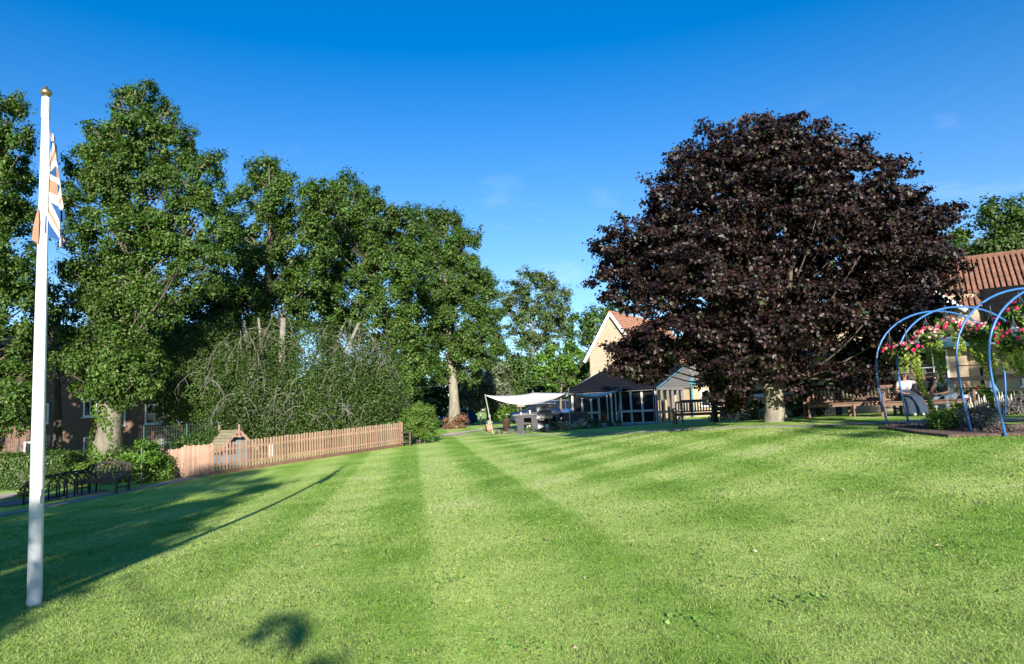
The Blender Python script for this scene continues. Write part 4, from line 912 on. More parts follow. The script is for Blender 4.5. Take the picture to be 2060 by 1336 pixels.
bush('garden_shrub', 'green shrub on the far side of the playhouse garden, behind the board fence', 'bush', [blob(405, 888, 29, .6, .45), blob(375, 893, 28.6, .45, .3), blob(435, 885, 29.4, .4, .4)], 'hedge', 76, .1, 1.2, .22)
bush('side_bush', 'leafy branches reaching in beside the flagpole above the hedge', 'bush', [blob(10, 820, 26, .7, .6), blob(45, 800, 26, .45, .4), blob(30, 850, 26, .45, .4), blob(-20, 870, 26, .6, .6)], 'lime', 77, .14, .8, .3)
# sapling with its stake
sb = G(at(284, 968, 23.6).x, 23.6); sp_ = thing('sapling', tuple(sb), 'slender young tree on a thin pale stem before the corner bush', 'tree')
mb = MB(); mb.tube([sb - Vector((0, 0, .1)), sb + Vector((.01, 0, .5)), sb + Vector((0, 0, 1.3))], [.028, .024, .015], 7); obj('trunk', mb, m_dead, sp_, True)
rng = np.random.RandomState(5); P, N = lobe_leaves([(at(285, 915, 23.6), (.36, .36, .42)), (at(268, 928, 23.5), (.25, .25, .22)), (at(302, 925, 23.6), (.25, .25, .2))], rng, .1, .8, .2)
leaf_object('crown', P, N, .1 * (.7 + .6 * rng.random_sample(len(P))), LF['bright'], sp_, rng)
# ivy on the tallest tree's trunk
def ivy():
    rng = np.random.RandomState(6); b = on(212, 30, -.2); n = 2600
    z = rng.beta(1.1, 1.5, n) * 3.4; a = rng.uniform(0, 2 * math.pi, n); k = (np.sin(a * 3 + z * 2.2) + np.sin(z * 3.7 + a) > -.3); z, a = z[k], a[k]
    rr = .50 * (1 + .5 * np.exp(-z * 1.4)) * (1 - .04 * z) + rng.uniform(.0, .14, len(z))
    P = np.stack([b.x + .02 * z + np.cos(a) * rr, b.y + np.sin(a) * rr, b.z + z], 1); N = np.stack([np.cos(a), np.sin(a), .3 + 0 * a], 1) + rng.normal(size=(len(z), 3)) * .3
    t = thing('ivy', tuple(b), 'green ivy climbing the trunk of the tallest tree', 'ivy')
    leaf_object('foliage', P, N, .11 * (.6 + .8 * rng.random_sample(len(P))), LF['shrub'], t, rng, .9)
ivy()
# brown suckers at the foot of the pale trunk
b = on(915, 51, 0)
bush('dry_suckers', 'rusty brown dry growth round the foot of the pale trunk', 'bush', [(b + Vector((.55, -.5, .45)), (.5, .4, .55)), (b + Vector((-.55, -.4, .4)), (.35, .35, .5)), (b + Vector((.1, -.7, .25)), (.5, .3, .3))], 'copper', 78, .13, 1.0, .2, False)
LF['rust'] = leaf_mat('rust_leaf', [(.14, .06, .035, 0), (.22, .11, .07, .6), (.2, .17, .08, 1)], .2)
for o in bpy.data.objects:
    if o.parent and o.parent.name.startswith('dry_suckers') and o.name.startswith('foliage'): o.data.materials[0] = LF['rust']

# trees that stand behind the photographer; their shade lies over the lawn
def shade_tree(label, x, y, lobes, seed, leaf=.24, cover=1.25):
    t = tree('shade_tree', label, 'tree', G(x, y), Vector((x, y, max(c[2] for c, _ in lobes))), .35, [(Vector(c), r) for c, r in lobes], leaf, 'lime', seed, cover, .6, None, None, .65, .6, True, .2, .05); return t
shade_tree('tall leafy tree behind the photographer, shading the lawn below the flagpole', -5.2, -12,
   [((-7.0, -12, 8.4), (2.4, 2.0, 1.8)), ((-9.4, -13, 7.4), (2.6, 2.3, 2.2)), ((-5.9, -11, 6.2), (2.1, 2, 1.6)), ((-5.0, -12, 4.9), (1.9, 1.8, 1.1)), ((-8.6, -12, 4.4), (2.8, 2.2, 1.8)), ((-8.0, -12, 9.9), (1.7, 1.6, 1.1)), ((-4.8, -11.5, 3.6), (1.4, 1.3, .7)), ((-11.4, -12, 5.5), (2.6, 2, 2.4)), ((-6.6, -12, 3.6), (2.0, 1.8, 1.0)), ((-11, -12, 9.0), (2.0, 1.8, 1.4)), ((-4.2, -12, 6.1), (1.0, 1.2, .6)), ((-4.0, -12, 4.9), (.8, 1, .4)), ((-7.8, -12.5, 6.6), (2.2, 1.8, 1.4)), ((-6.4, -12, 7.3), (1.5, 1.5, 1.2)), ((-8.8, -12, 5.8), (2, 2, 1.4)), ((-12.5, -12, 7.2), (2.2, 2, 1.6))], 91)
shade_tree('high crowned leafy tree behind the photographer, shading the arches and the boarded range', 17, -12, [((11.6, -12, 9.0), (2.6, 1.5, .8)), ((19.4, -12, 13.0), (3.0, 2, 2.0)), ((23, -12, 12.6), (3, 2, 2.2)), ((16.4, -12, 12.4), (2.2, 1.8, 1.6)), ((13.6, -12, 12.2), (1.2, 1.2, .7))], 94, cover=.95)
shade_tree('second leafy tree behind the photographer, further left', -12.6, -10, [((-12.1, -10, 7.5), (3, 2.5, 2.5)), ((-10.1, -10, 5), (2.5, 2, 2)), ((-14.1, -10, 5), (3, 2.5, 2.5)), ((-11.6, -10, 3), (3, 2, 1.5))], 92)
def lone_sprays():
    rng = np.random.RandomState(93)
    for o in bpy.data.objects:
        if o.name == 'shade_tree': t = o
    L = [((-.95, -7.6, 4.0), (.2, .2, .06)), ((-.7, -7.2, 3.75), (.16, .15, .05)), ((-.5, -6.9, 3.45), (.2, .2, .06))]
    P, N = lobe_leaves([(Vector(c), r) for c, r in L], rng, .12, .9, .1)
    leaf_object('outer_spray', P, N, .12 * (.7 + .6 * rng.random_sample(len(P))), LF['lime'], t, rng)
    mb = MB(); limb(mb, (-3, -12, 6), (-.6, -7.2, 3.75), .02, .006, rng); obj('branch', mb, m_bark, t)
lone_sprays()
# ------------------------------------------------------------------ flagpole and flag
m_pole = mat('pole_white', (0.52, 0.53, 0.55), 0.35, 0.03, 5)
m_brass = mat('old_brass', (0.45, 0.33, 0.18), 0.35, 0.2, 8, metal=0.9)
m_rope = mat('rope', (0.55, 0.53, 0.5), 0.9, 0.1)
fb = at(70, 1194, 7.0); ft = at(93, 186, 7.0 - .04); fz = float(gz(np.array([fb.x]), np.array([fb.y]))[0])
fp = thing('flagpole', (fb.x, fb.y, fz), 'tall white flagpole with a brass finial standing on the lawn', 'flagpole')
axis = (ft - Vector((fb.x, fb.y, fz)))
def fpt(t): return Vector((fb.x, fb.y, fz)) + axis * t
mb = MB(); mb.tube([fpt(-.03), fpt(0), fpt(.25), fpt(.5), fpt(.75), fpt(.975)], [.066, .066, .062, .056, .045, .034], 24); obj('shaft', mb, m_pole, fp, True)
mb = MB(); mb.tube([fpt(.945), fpt(.947), fpt(.972), fpt(.975), fpt(.988), fpt(.99)], [.036, .042, .042, .04, .04, .028], 20); obj('cap', mb, m_pole, fp, True)
mb = MB(); mb.lathe(fpt(.99), [(.018, 0), (.022, .012), (.05, .03), (.056, .05), (.05, .07), (.03, .09), (.016, .1), (.016, .115), (.004, .125)], 20); obj('finial', mb, m_brass, fp, True)
mb = MB(); o_ = Vector((.055, -.04, 0))
mb.tube([fpt(.955) + o_, fpt(.9) + o_ * 1.5, fpt(.7) + o_ * 1.6, fpt(.4) + o_ * 1.5, fpt(.2) + o_ * 1.4], .004, 5); obj('halyard', mb, m_rope, fp)
mb = MB(); c_ = fpt(.2) + o_; mb.bar(c_ - Vector((0, 0, .07)), c_ + Vector((0, 0, .07)), .02, .02); obj('cleat', mb, m_pole, fp)
m_fw = mat('flag_white', (0.56, 0.54, 0.51), 0.9, 0.05); m_fb = mat('flag_blue', (0.018, 0.085, 0.26), 0.9, 0.1); m_fr = mat('flag_salmon', (0.40, 0.22, 0.14), 0.9, 0.08)
for m_ in (m_fw, m_fb, m_fr):
    n = m_.node_tree.nodes; l = m_.node_tree.links; tr = n.new('ShaderNodeBsdfTranslucent'); ms = n.new('ShaderNodeMixShader'); ms.inputs[0].default_value = .25
    pb = n['Principled BSDF']; src = pb.inputs['Base Color'].links[0].from_socket; l.new(src, tr.inputs['Color'])
    l.new(pb.outputs[0], ms.inputs[1]); l.new(tr.outputs[0], ms.inputs[2]); l.new(ms.outputs[0], n['Material Output'].inputs['Surface'])
def flag():
    U, Vn = 150, 96; vs_ = []; mb = MB()
    zt = at(100, 262, 6.95).z; zl = at(95, 440, 6.95).z; hoist = zt - zl
    rt_ = (cam.matrix_world.to_3x3() @ Vector((1, 0, 0))); rt_.z = 0; rt_.normalize(); fwd = Vector((-rt_.y, rt_.x, 0))
    for j in range(Vn + 1):
        for i in range(U + 1):
            u = i / U; v = j / Vn                         # v down the hoist, u along the fly
            z = zt - v * hoist * .86 - u * (0.15 + 0.30 * v + .05 * math.sin(9 * v))
            amp = .05 + .15 * v
            x = .04 + amp * (0.5 - 0.5 * math.cos(u * 8.6 + v * 1.3)) * (1 - .2 * u) + .03 * u
            y = .03 * math.sin(u * 13 + v * 3) - .085 * u * v + .02
            p = fpt((z - fz) / axis.z); vs_.append(p + rt_ * x + fwd * y)
    mats_ = []
    for j in range(Vn):
        for i in range(U):
            a = (i + .5) / U * 2 - 1; b = (j + .5) / Vn * 2 - 1
            d1, d2 = abs(a - b), abs(a + b)
            c = 1
            if min(d1, d2) < .22: c = 0
            if min(d1, d2) < .05: c = 2
            if abs(a) < .16 or abs(b) < .32: c = 0
            if abs(a) < .08 or abs(b) < .14: c = 2
            mats_.append(c)
    k = U + 1
    mb.add(vs_, [(j * k + i, j * k + i + 1, (j + 1) * k + i + 1, (j + 1) * k + i) for j in range(Vn) for i in range(U)]); mb.m = mats_
    o = obj('flag', mb, [m_fw, m_fb, m_fr], None, True)
    so = o.modifiers.new('thickness', 'SOLIDIFY'); so.thickness = .0015
    tag(o, 'limp faded flag of blue, white and salmon crosses hanging from the flagpole', 'flag')
    mb = MB()                                            # the tail of the fly hanging on the other side of the pole
    q = [fpt(.76) - rt_ * .01 - fwd * .06, fpt(.72) - rt_ * .065 - fwd * .05, fpt(.695) - rt_ * .075 - fwd * .05, fpt(.685) + rt_ * .0 - fwd * .06, fpt(.73) + rt_ * .01 - fwd * .07]
    mb.prism(q, -fwd * .006); t = obj('tail', mb, m_fr, None); t.parent = o
    mb = MB(); mb.tube([fpt(.725) + rt_ * .13, fpt(.69) + rt_ * .23], .008, 6); t = obj('toggle', mb, m_fr, None); t.parent = o
flag()

# ------------------------------------------------------------------ fences
m_wood = mat('fence_wood', (0.215, 0.125, 0.082), 0.85, 0.34, 4, 0.25, 30, stretch=(4, 4, .6), col2=(0.36, 0.24, 0.168))
m_dwood = mat('dark_wood', (0.045, 0.033, 0.028), 0.75, 0.4, 5, 0.2, 30, col2=(0.085, 0.062, 0.05))
m_bwood = mat('brown_wood', (0.10, 0.055, 0.036), 0.75, 0.3, 5, 0.2, 30, col2=(0.16, 0.09, 0.06))
A = at(424, 955, 25.0); B = at(811, 895.5, 32.8)
fence = thing('picket_fence', (A.x, A.y, float(gz(np.array([A.x]), np.array([A.y]))[0])), 'long brown wooden picket fence with gaps along the edge of the lawn', 'fence')
d = Vector((B.x - A.x, B.y - A.y, 0)); FL = d.length; d.normalize(); nr = Vector((d.y, -d.x, 0)); FM = Matrix((d, nr, ez)).transposed()
pk = MB(); hh = 1.0; pk.prism([(-.037, -.01, 0), (.037, -.01, 0), (.037, -.01, hh - .045), (.025, -.01, hh - .013), (0, -.01, hh), (-.025, -.01, hh - .013), (-.037, -.01, hh - .045)], (0, .02, 0))
pme = mesh_of('picket', pk, m_wood); rr_ = random.Random(4); npk = 73; fang = math.atan2(d.y, d.x)
def fgz(s): return float(gz(np.array([A.x + d.x * s]), np.array([A.y + d.y * s]))[0])
for i in range(npk):
    s = .08 + i * (FL - .16) / (npk - 1); p = Vector((A.x, A.y, 0)) + d * s + nr * .035
    o = inst('picket', pme, fence, Vector((p.x, p.y, fgz(s) + .14)) - fence.location, (0, rr_.uniform(-.008, .008), fang), (1, 1, rr_.uniform(.985, 1.02)))
for k in range(6):
    s0, s1 = FL * k / 6, FL * (k + 1) / 6; P0 = Vector((A.x, A.y, 0)) + d * s0; P1 = Vector((A.x, A.y, 0)) + d * s1
    for hz in (.34, .88):
        mb = MB(); mb.bar(P0 + ez * (fgz(s0) + hz), P1 + ez * (fgz(s1) + hz), .04, .075, nr); obj('rail', mb, m_wood, fence)
    mb = MB(); mb.bar(P0 + ez * (fgz(s0) + .05), P1 + ez * (fgz(s1) + .05), .045, .17, nr); obj('gravel_board', mb, m_bwood, fence)
for k in range(7):
    s = FL * k / 6; P0 = Vector((A.x, A.y, fgz(s))) + d * s - nr * .07; mb = MB(); mb.box(P0 + ez * .5, (.09, .09, 1.25), FM); obj('post', mb, m_wood, fence)
# close boarded part with the gate, curving up to the corner
A2 = at(314, 958, 25.2); bf = thing('board_fence', tuple(G((A.x + A2.x) / 2, (A.y + A2.y) / 2)), 'close boarded brown fence with scalloped top beside the picket fence', 'fence')
nb_ = 20
for i in range(nb_):
    t = (i + .5) / nb_; p = Vector((A.x, A.y, 0)).lerp(Vector((A2.x, A2.y, 0)), t); g = float(gz(np.array([p.x]), np.array([p.y]))[0])
    hgt = 1.12 - .10 * math.sin(min(1, max(0, (t - .42) / .58)) * math.pi) - .02 * (i % 2)
    w_ = (A2 - A).xy.length / nb_ - .006; pm_ = MB(); pm_.prism([(-w_ / 2, 0, 0), (w_ / 2, 0, 0), (w_ / 2, 0, hgt - .03), (0, 0, hgt), (-w_ / 2, 0, hgt - .03)], (0, .022, 0))
    o = inst('board', mesh_of('board', pm_, m_wood), bf, Vector((p.x, p.y, g + .03)) - bf.location, (0, rr_.uniform(-.01, .01), math.atan2(A.y - A2.y, A.x - A2.x)))
mb = MB()
for t in (0.0, .5, 1.0):
    p = Vector((A.x, A.y, 0)).lerp(Vector((A2.x, A2.y, 0)), t) + Vector((0.03, .09, 0)); g = float(gz(np.array([p.x]), np.array([p.y]))[0]); mb.box((p.x, p.y, g + .55), (.09, .09, 1.2))
obj('post', mb, m_wood, bf)
mb = MB()
for h_ in (.3, .85):
    mb.bar((A.x + .0, A.y + .05, fgz(0) + h_), (A2.x, A2.y + .05, float(gz(np.array([A2.x]), np.array([A2.y]))[0]) + h_), .04, .08, (0, 1, 0))
obj('rail', mb, m_wood, bf)
# green wire mesh fence before the brick building
m_gpost = mat('green_post', (0.03, 0.09, 0.08), 0.5, 0.1); m_wire = mat('green_wire', (0.02, 0.045, 0.04), 0.5, 0.1)
wf = thing('mesh_fence', tuple(on(200, 31.5)), 'tall green wire mesh fence behind the clipped hedge', 'fence')
pp = [(-60, 33), (40, 32.6), (142, 32.2), (204, 32), (266, 31.8), (290, 31.7), (376, 31.4), (440, 31.2)]
pts = [on(px, Y) for px, Y in pp]
for p in pts:
    mb = MB(); mb.tube([p - ez * .1, p + ez * 1.75], .03, 6); obj('post', mb, m_gpost, wf)
mb = MB()
for a, b in zip(pts[:-1], pts[1:]):
    L = (b - a).length; k = int(L / .12)
    for i in range(k): q = a.lerp(b, i / k); mb.tube([q + ez * .05, q + ez * 1.7], .005, 3, cap=False)
    for i in range(9): mb.tube([a + ez * (.1 + i * .2), b + ez * (.1 + i * .2)], .005, 3, cap=False)
mo = obj('wire_mesh', mb, m_wire, wf); mo['kind'] = 'stuff'
for px, Y in ((142, 31.9), (376, 31.1)):
    p = on(px, Y); z = at(px, 916 if px < 200 else 889, Y).z; mb = MB(); mb.box((p.x, Y - .02, z), (.10, .06, .17)); mb.box((p.x, Y - .06, z + .03), (.06, .02, .06))
    tag(obj('white_box', mb, m_white), 'small white box on the mesh fence post ' + ('above the clipped hedge' if px < 200 else 'behind the board fence'), 'fence box', 'white boxes on fence posts')
# round metal sun on the fence
c = at(325, 888, 30.8); sd = thing('sun_ornament', (c.x, c.y, c.z - .3), 'pale round sun shaped metal ornament above the board fence', 'ornament')
mb = MB()
for i in range(18):
    a = i / 18 * 2 * math.pi; mb.bar(c + Vector((math.cos(a) * .1, 0, math.sin(a) * .1)), c + Vector((math.cos(a) * .29, -.01, math.sin(a) * .29)), .035, .01, (0, 1, 0))
obj('rays', mb, mat('tin', (.07, .08, .08), .5, .1, metal=.2), sd)
mb = MB(); mb.tube([c + Vector((0, .015, 0)), c - Vector((0, .03, 0))], .13, 20); obj('disc', mb, mat('tin2', (.09, .10, .10), .5, .1), sd)
mb = MB(); mb.tube([c + Vector((0, .03, -1.3)), c + Vector((0, .03, 0))], .02, 6); obj('stake', mb, m_gpost, sd)
# dark post and rail fence before the boarded range
rf = thing('rail_fence', tuple(on(1800, 23)), 'dark post and rail fence behind the long bench and the arches', 'fence')
m_rail = mat('tarred_wood', (0.018, 0.014, 0.013), 0.8, 0.3, 6)
rp = [on(1440, 27.2), on(1560, 25.6), on(1690, 24.2), on(1830, 22.9), on(1992, 21.4), on(2170, 20.2)]
for i, p in enumerate(rp):
    mb = MB(); mb.box(p + ez * .6, (.15, .15, 1.5)); obj('post', mb, m_rail if i != 4 else m_dwood, rf)
for a, b in zip(rp[:-1], rp[1:]):
    for h_ in (.5, 1.03):
        mb = MB(); mb.bar(a + ez * h_ - Vector((.03, .09, 0)), b + ez * h_ - Vector((.03, .09, 0)), .05, .14, (0, 1, 0)); obj('rail', mb, m_rail, rf)

# ------------------------------------------------------------------ benches
def bench(name, label, loc, rz, L, wood, curved=False, H=.92, nsl=13, group=None, slw=.045, arms=True, midleg=False):
    """Slatted garden bench, seat towards local -y."""
    t = thing(name, loc, label, 'bench', group, rz)
    def o(n, mb): return obj(n, mb, wood, t, local=True)
    hx = L / 2 - .035
    for s in (-1, 1):
        m_ = MB(); m_.bar((s * hx, -.5, 0 - .04), (s * hx, -.5, .62), .065, .065, (1, 0, 0)); o('leg', m_)
        m_ = MB(); m_.bar((s * hx, -.02, -.04), (s * hx, -.0, .42), .065, .065, (1, 0, 0)); m_.bar((s * hx, 0, .421), (s * hx, .12, H), .06, .06, (1, 0, 0)); o('leg', m_)
        if arms: m_ = MB(); m_.bar((s * hx, -.56, .645), (s * hx, .06, .645), .075, .045, (1, 0, 0)); o('armrest', m_)
        m_ = MB(); m_.bar((s * hx, -.47, .18), (s * hx, -.05, .18), .04, .05, (1, 0, 0)); o('stretcher', m_)
    if midleg:
        m_ = MB(); m_.bar((0, -.5, -.04), (0, -.5, .38), .075, .065, (1, 0, 0)); o('leg', m_); m_ = MB(); m_.bar((0, 0, -.04), (0, 0, .38), .075, .065, (1, 0, 0)); o('leg', m_)
    for i in range(5): m_ = MB(); m_.bar((-L / 2 + .01, -.49 + i * .105, .43), (L / 2 - .01, -.49 + i * .105, .43), .085, .025, (0, 1, 0)); o('seat_slat', m_)
    m_ = MB(); m_.bar((-hx, -.46, .37), (hx, -.46, .37), .03, .09, (0, 1, 0)); o('apron', m_)
    bk = lambda z: .005 + (z - .42) * .24
    rise = .10 if curved else 0
    m_ = MB(); N = 12 if curved else 1
    for i in range(N):
        x0 = -hx + 2 * hx * i / N; x1 = -hx + 2 * hx * (i + 1) / N
        z0 = H - .03 + rise * math.sin((i / N) * math.pi) ** 1.0; z1 = H - .03 + rise * math.sin(((i + 1) / N) * math.pi)
        m_.bar((x0, bk(z0), z0), (x1 + (.004 if curved else 0), bk(z1), z1), .04, .075, (0, 1, 0))
    o('top_rail', m_)
    m_ = MB(); m_.bar((-hx, bk(.5), .5), (hx, bk(.5), .5), .04, .06, (0, 1, 0)); o('lower_rail', m_)
    for i in range(nsl):
        x = -hx + (i + 1) * 2 * hx / (nsl + 1); zt_ = H - .06 + rise * math.sin((i + 1) / (nsl + 1) * math.pi)
        m_ = MB(); m_.bar((x, bk(.52), .52), (x, bk(zt_), zt_), slw, .016, (1, 0, 0)); o('back_slat', m_)
    return t
p = G(at(214, 985, 22.3).x, 22.45)
bench('garden_bench', 'dark weathered bench with curved slatted back beside the bike rack', tuple(p), rad(-14) , 1.6, m_dwood, True, .88, 9, slw=.07)
p = on(815, 33.3); bench('garden_bench', 'small dark bench tucked between the picket fence end and the round bush', tuple(p), rad(76), 1.3, m_dwood, False, .86, 9)
p = G(at(1714, 837, 21.6).x, 21.75); bench('garden_bench', 'long brown bench with many back slats under the copper tree, right of its trunk', tuple(p), rad(-8), 2.75, m_bwood, False, .92, 24, midleg=True)
p = G(at(1402, 848, 30).x, 30.2); bench('garden_bench', 'dark brown bench in front of the sunroom end, nearer of the two there', tuple(p), rad(-26), 1.75, m_bwood, False, .95, 13)
p = G(at(1412, 846, 32.4).x, 32.4); bench('garden_bench', 'black bench standing behind the dark brown one by the sunroom', tuple(p), rad(-14), 1.8, m_dwood, False, 1.05, 13)
PB = G(at(1868, 842, 19.8).x, 19.9); PBZ = rad(-20)
bench('garden_bench', 'brown bench the three people sit on beyond the arches', tuple(PB), PBZ, 2.3, m_bwood, False, .92, 18)

# bike rack: a row of hoops
bk_ = thing('bike_rack', tuple(G(at(120, 1000, 21.4).x, 21.6)), 'black tubular bike rack of joined hoops beside the curved bench', 'bike rack')
m_blk = mat('black_metal', (0.014, 0.015, 0.017), 0.4, 0.1)
a0 = at(84, 1000, 20.9); a1 = at(162, 992, 22.2)
for i in range(6):
    t = i / 5; bx = a0.x + (a1.x - a0.x) * t; by = a0.y + (a1.y - a0.y) * t; w_ = .46
    dx, dy = .62 * w_, .78 * w_
    pts = []
    for k in range(13):
        u = k / 12; ang = math.pi * u; pts.append((bx - dx * math.cos(ang), by - dy * math.cos(ang), .40 + .37 * math.sin(ang)))
    P = [G(pts[0][0], pts[0][1], -.03)] + [Vector((x, y, float(gz(np.array([bx]), np.array([by]))[0]) + z)) for x, y, z in pts] + [G(pts[-1][0], pts[-1][1], -.03)]
    mb = MB(); mb.tube(P, .024, 8); obj('hoop', mb, m_blk, bk_, True)
mb = MB(); mb.tube([G(a0.x - .29, a0.y - .36, .06), G(a1.x - .29, a1.y - .36, .06)], .02, 6); obj('rail', mb, m_blk, bk_)

# ------------------------------------------------------------------ playhouse behind the fence
m_pblue = mat('pale_blue_paint', (0.11, 0.165, 0.215), 0.7, 0.1, 4); m_shing = mat('mossy_shingle', (0.16, 0.15, 0.09), 0.9, 0.3, 8, 0.4, 40, col2=(0.27, 0.24, 0.15))
ph0 = at(474, 930, 28.5); pg = G(ph0.x, ph0.y); ph = thing('playhouse', tuple(pg), 'pale blue wooden playhouse with mossy shingle roof behind the picket fence', 'playhouse')
aa = rad(50); PF = Frame(pg, Vector((math.cos(aa), math.sin(aa), 0)), Vector((-math.sin(aa), math.cos(aa), 0)))   # u across the gable front, v towards the back
hw_, ev_, rg_, dp = .66, at(470, 900, 28.5).z, at(466, 868, 28.5).z, 1.25
z0 = pg.z
mb = MB(); mb.prism([PF(-hw_, 0, z0), PF(hw_, 0, z0), PF(hw_, 0, ev_), PF(0, 0, rg_), PF(-hw_, 0, ev_)], PF.v * dp); obj('wall', mb, m_pblue, ph)
for i in range(9):
    mb = MB(); mb.bar(PF(-hw_ + .07 + i * .148, -.012, z0), PF(-hw_ + .07 + i * .148, -.012, ev_ - .02 + .6 * (1 - abs(-hw_ + .07 + i * .148) / hw_) * (rg_ - ev_)), .138, .02, PF.u); obj('board', mb, m_pblue, ph)
rs = (rg_ - ev_) / hw_
for s in (-1, 1):
    rfp = MB(); rfp.prism([PF(0, -.25, rg_ + .06), PF(s * (hw_ + .2), -.25, rg_ + .06 - rs * (hw_ + .2)), PF(s * (hw_ + .2), -.25, rg_ + .03 - rs * (hw_ + .2)), PF(0, -.25, rg_ + .03)], PF.v * (dp + .4)); ro = obj('roof', rfp, m_shing, ph)
    for j in range(7):
        q = (j + .6) / 7 * (hw_ + .2); mb = MB(); mb.bar(PF(s * q, -.26, rg_ + .085 - rs * q), PF(s * q, dp + .16, rg_ + .085 - rs * q), .10, .018, Vector((PF.u.x * s, PF.u.y * s, -rs))); obj('shingle_course', mb, m_shing, ro)
    mb = MB(); mb.bar(PF(0, -.27, rg_ + .04), PF(s * (hw_ + .2), -.27, rg_ + .04 - rs * (hw_ + .2)), .10, .025, ez); obj('bargeboard', mb, m_wood, ph)
mb = MB(); mb.bar(PF(0, -.29, rg_ - .25), PF(0, -.29, rg_ + .28), .06, .05, PF.u); obj('finial', mb, m_wood, ph)
mb = MB(); mb.bar(PF(0, dp + .14, rg_ - .0), PF(0, dp + .14, rg_ + .28), .06, .05, PF.u); obj('finial', mb, m_wood, ph)
mb = MB(); mb.bar(PF(-.33, -.285, rg_ - .2), PF(.33, -.285, rg_ - .2), .04, .06, PF.v); obj('tie_beam', mb, m_wood, ph)
mb = MB(); fbox(mb, PF, -.42, -.02, -.03, -.024, z0 + .45, z0 + .85); obj('pane', mb, m_glass, ph)
mb = MB(); fbox(mb, PF, .14, .52, -.04, -.026, z0 + .05, z0 + 1.0); obj('door', mb, m_pblue, ph)
mb = MB(); mb.box(on(545, 30.5) + ez * .35, (.28, .22, .5)); mb.box(on(545, 30.5) + ez * .62, (.32, .26, .05)); tag(obj('white_crate', mb, mat('dull_white', (.3, .3, .29), .7, .1)), 'white plastic crate glimpsed through the picket fence', 'crate')

# ------------------------------------------------------------------ sails and their posts
m_sail = mat('sail_cloth', (0.72, 0.70, 0.66), 0.9, 0.03)
n = m_sail.node_tree.nodes; l = m_sail.node_tree.links; tr = n.new('ShaderNodeBsdfTranslucent'); ms = n.new('ShaderNodeMixShader'); ms.inputs[0].default_value = .15; tr.inputs['Color'].default_value = (.7, .68, .62, 1)
l.new(n['Principled BSDF'].outputs[0], ms.inputs[1]); l.new(tr.outputs[0], ms.inputs[2]); l.new(ms.outputs[0], n['Material Output'].inputs['Surface'])
m_post = mat('pale_post', (0.26, 0.27, 0.20), 0.7, 0.2, 6)
S1, S2, S3, S4 = at(976, 795, 39), at(1144, 788, 38.6), at(1250, 781, 41.6), at(1072, 789.5, 45.5)
def sail(name, label, c, sags, belly):
    """c: corners front left, front right, back right, back left; sags: how far the front, right, back and left edges hang."""
    N = 16; mb = MB(); vs_ = []; par = lambda t: 4 * t * (1 - t)
    for j in range(N + 1):
        for i in range(N + 1):
            u, v = i / N, j / N; p = c[0] * (1 - u) * (1 - v) + c[1] * u * (1 - v) + c[2] * u * v + c[3] * (1 - u) * v
            p.z -= par(u) * (sags[0] * (1 - v) ** 1.6 + sags[2] * v ** 1.6) + par(v) * (sags[1] * u + sags[3] * (1 - u)) + belly * par(u) * par(v)
            p.y += par(u) * ((1 - v) * .35 - v * .35); p.x += par(v) * ((1 - u) * .3 - u * .3); vs_.append(p)
    k = N + 1; mb.add(vs_, [(j * k + i, j * k + i + 1, (j + 1) * k + i + 1, (j + 1) * k + i) for j in range(N) for i in range(N)])
    o = obj(name, mb, m_sail, None, True); so = o.modifiers.new('thickness', 'SOLIDIFY'); so.thickness = .006; return tag(o, label, 'shade sail', 'shade sails over the outdoor kitchen')
sail('shade_sail', 'white sunlit shade sail stretched over the outdoor kitchen', [S1, S2, at(1150, 791, 45), S4], (.62, .25, .0, .1), .02)
sail('shade_sail', 'shaded grey sail joining the white sail to the sunroom side', [S2 + Vector((.1, 0, 0)), S3, at(1235, 786, 46.0), at(1160, 791, 45.5)], (.36, .1, .1, .3), .1)
def spost(top, foot, label, r=.035):
    t = thing('sail_post', tuple(foot), label, 'post', 'posts holding the shade sails'); mb = MB(); mb.tube([foot - ez * .1, foot, top + (top - foot) * .02], [r * 1.1, r, r * .9], 8); obj('pole', mb, m_post, t, True)
    mb = MB(); mb.tube([top + Vector((-.03, 0, -.03)), top + Vector((.05, 0, -.02))], .02, 6); obj('eye_bolt', mb, m_blk, t)
spost(S1, G(at(992, 872, 38.6).x, 38.6), 'leaning pale post holding the left corner of the white sail')
spost(S2 + ez * .12, G(at(1147, 865, 38.6).x, 38.6), 'upright post between the white sail and the grey sail')
spost(S3 + ez * .1, G(at(1242, 856, 41.6).x, 41.6), 'slanting thin post in front of the glazed sunroom')
spost(S4 + ez * .08, G(at(1076, 846, 45.5).x, 45.5), 'post behind the barbecue holding the back of the white sail')

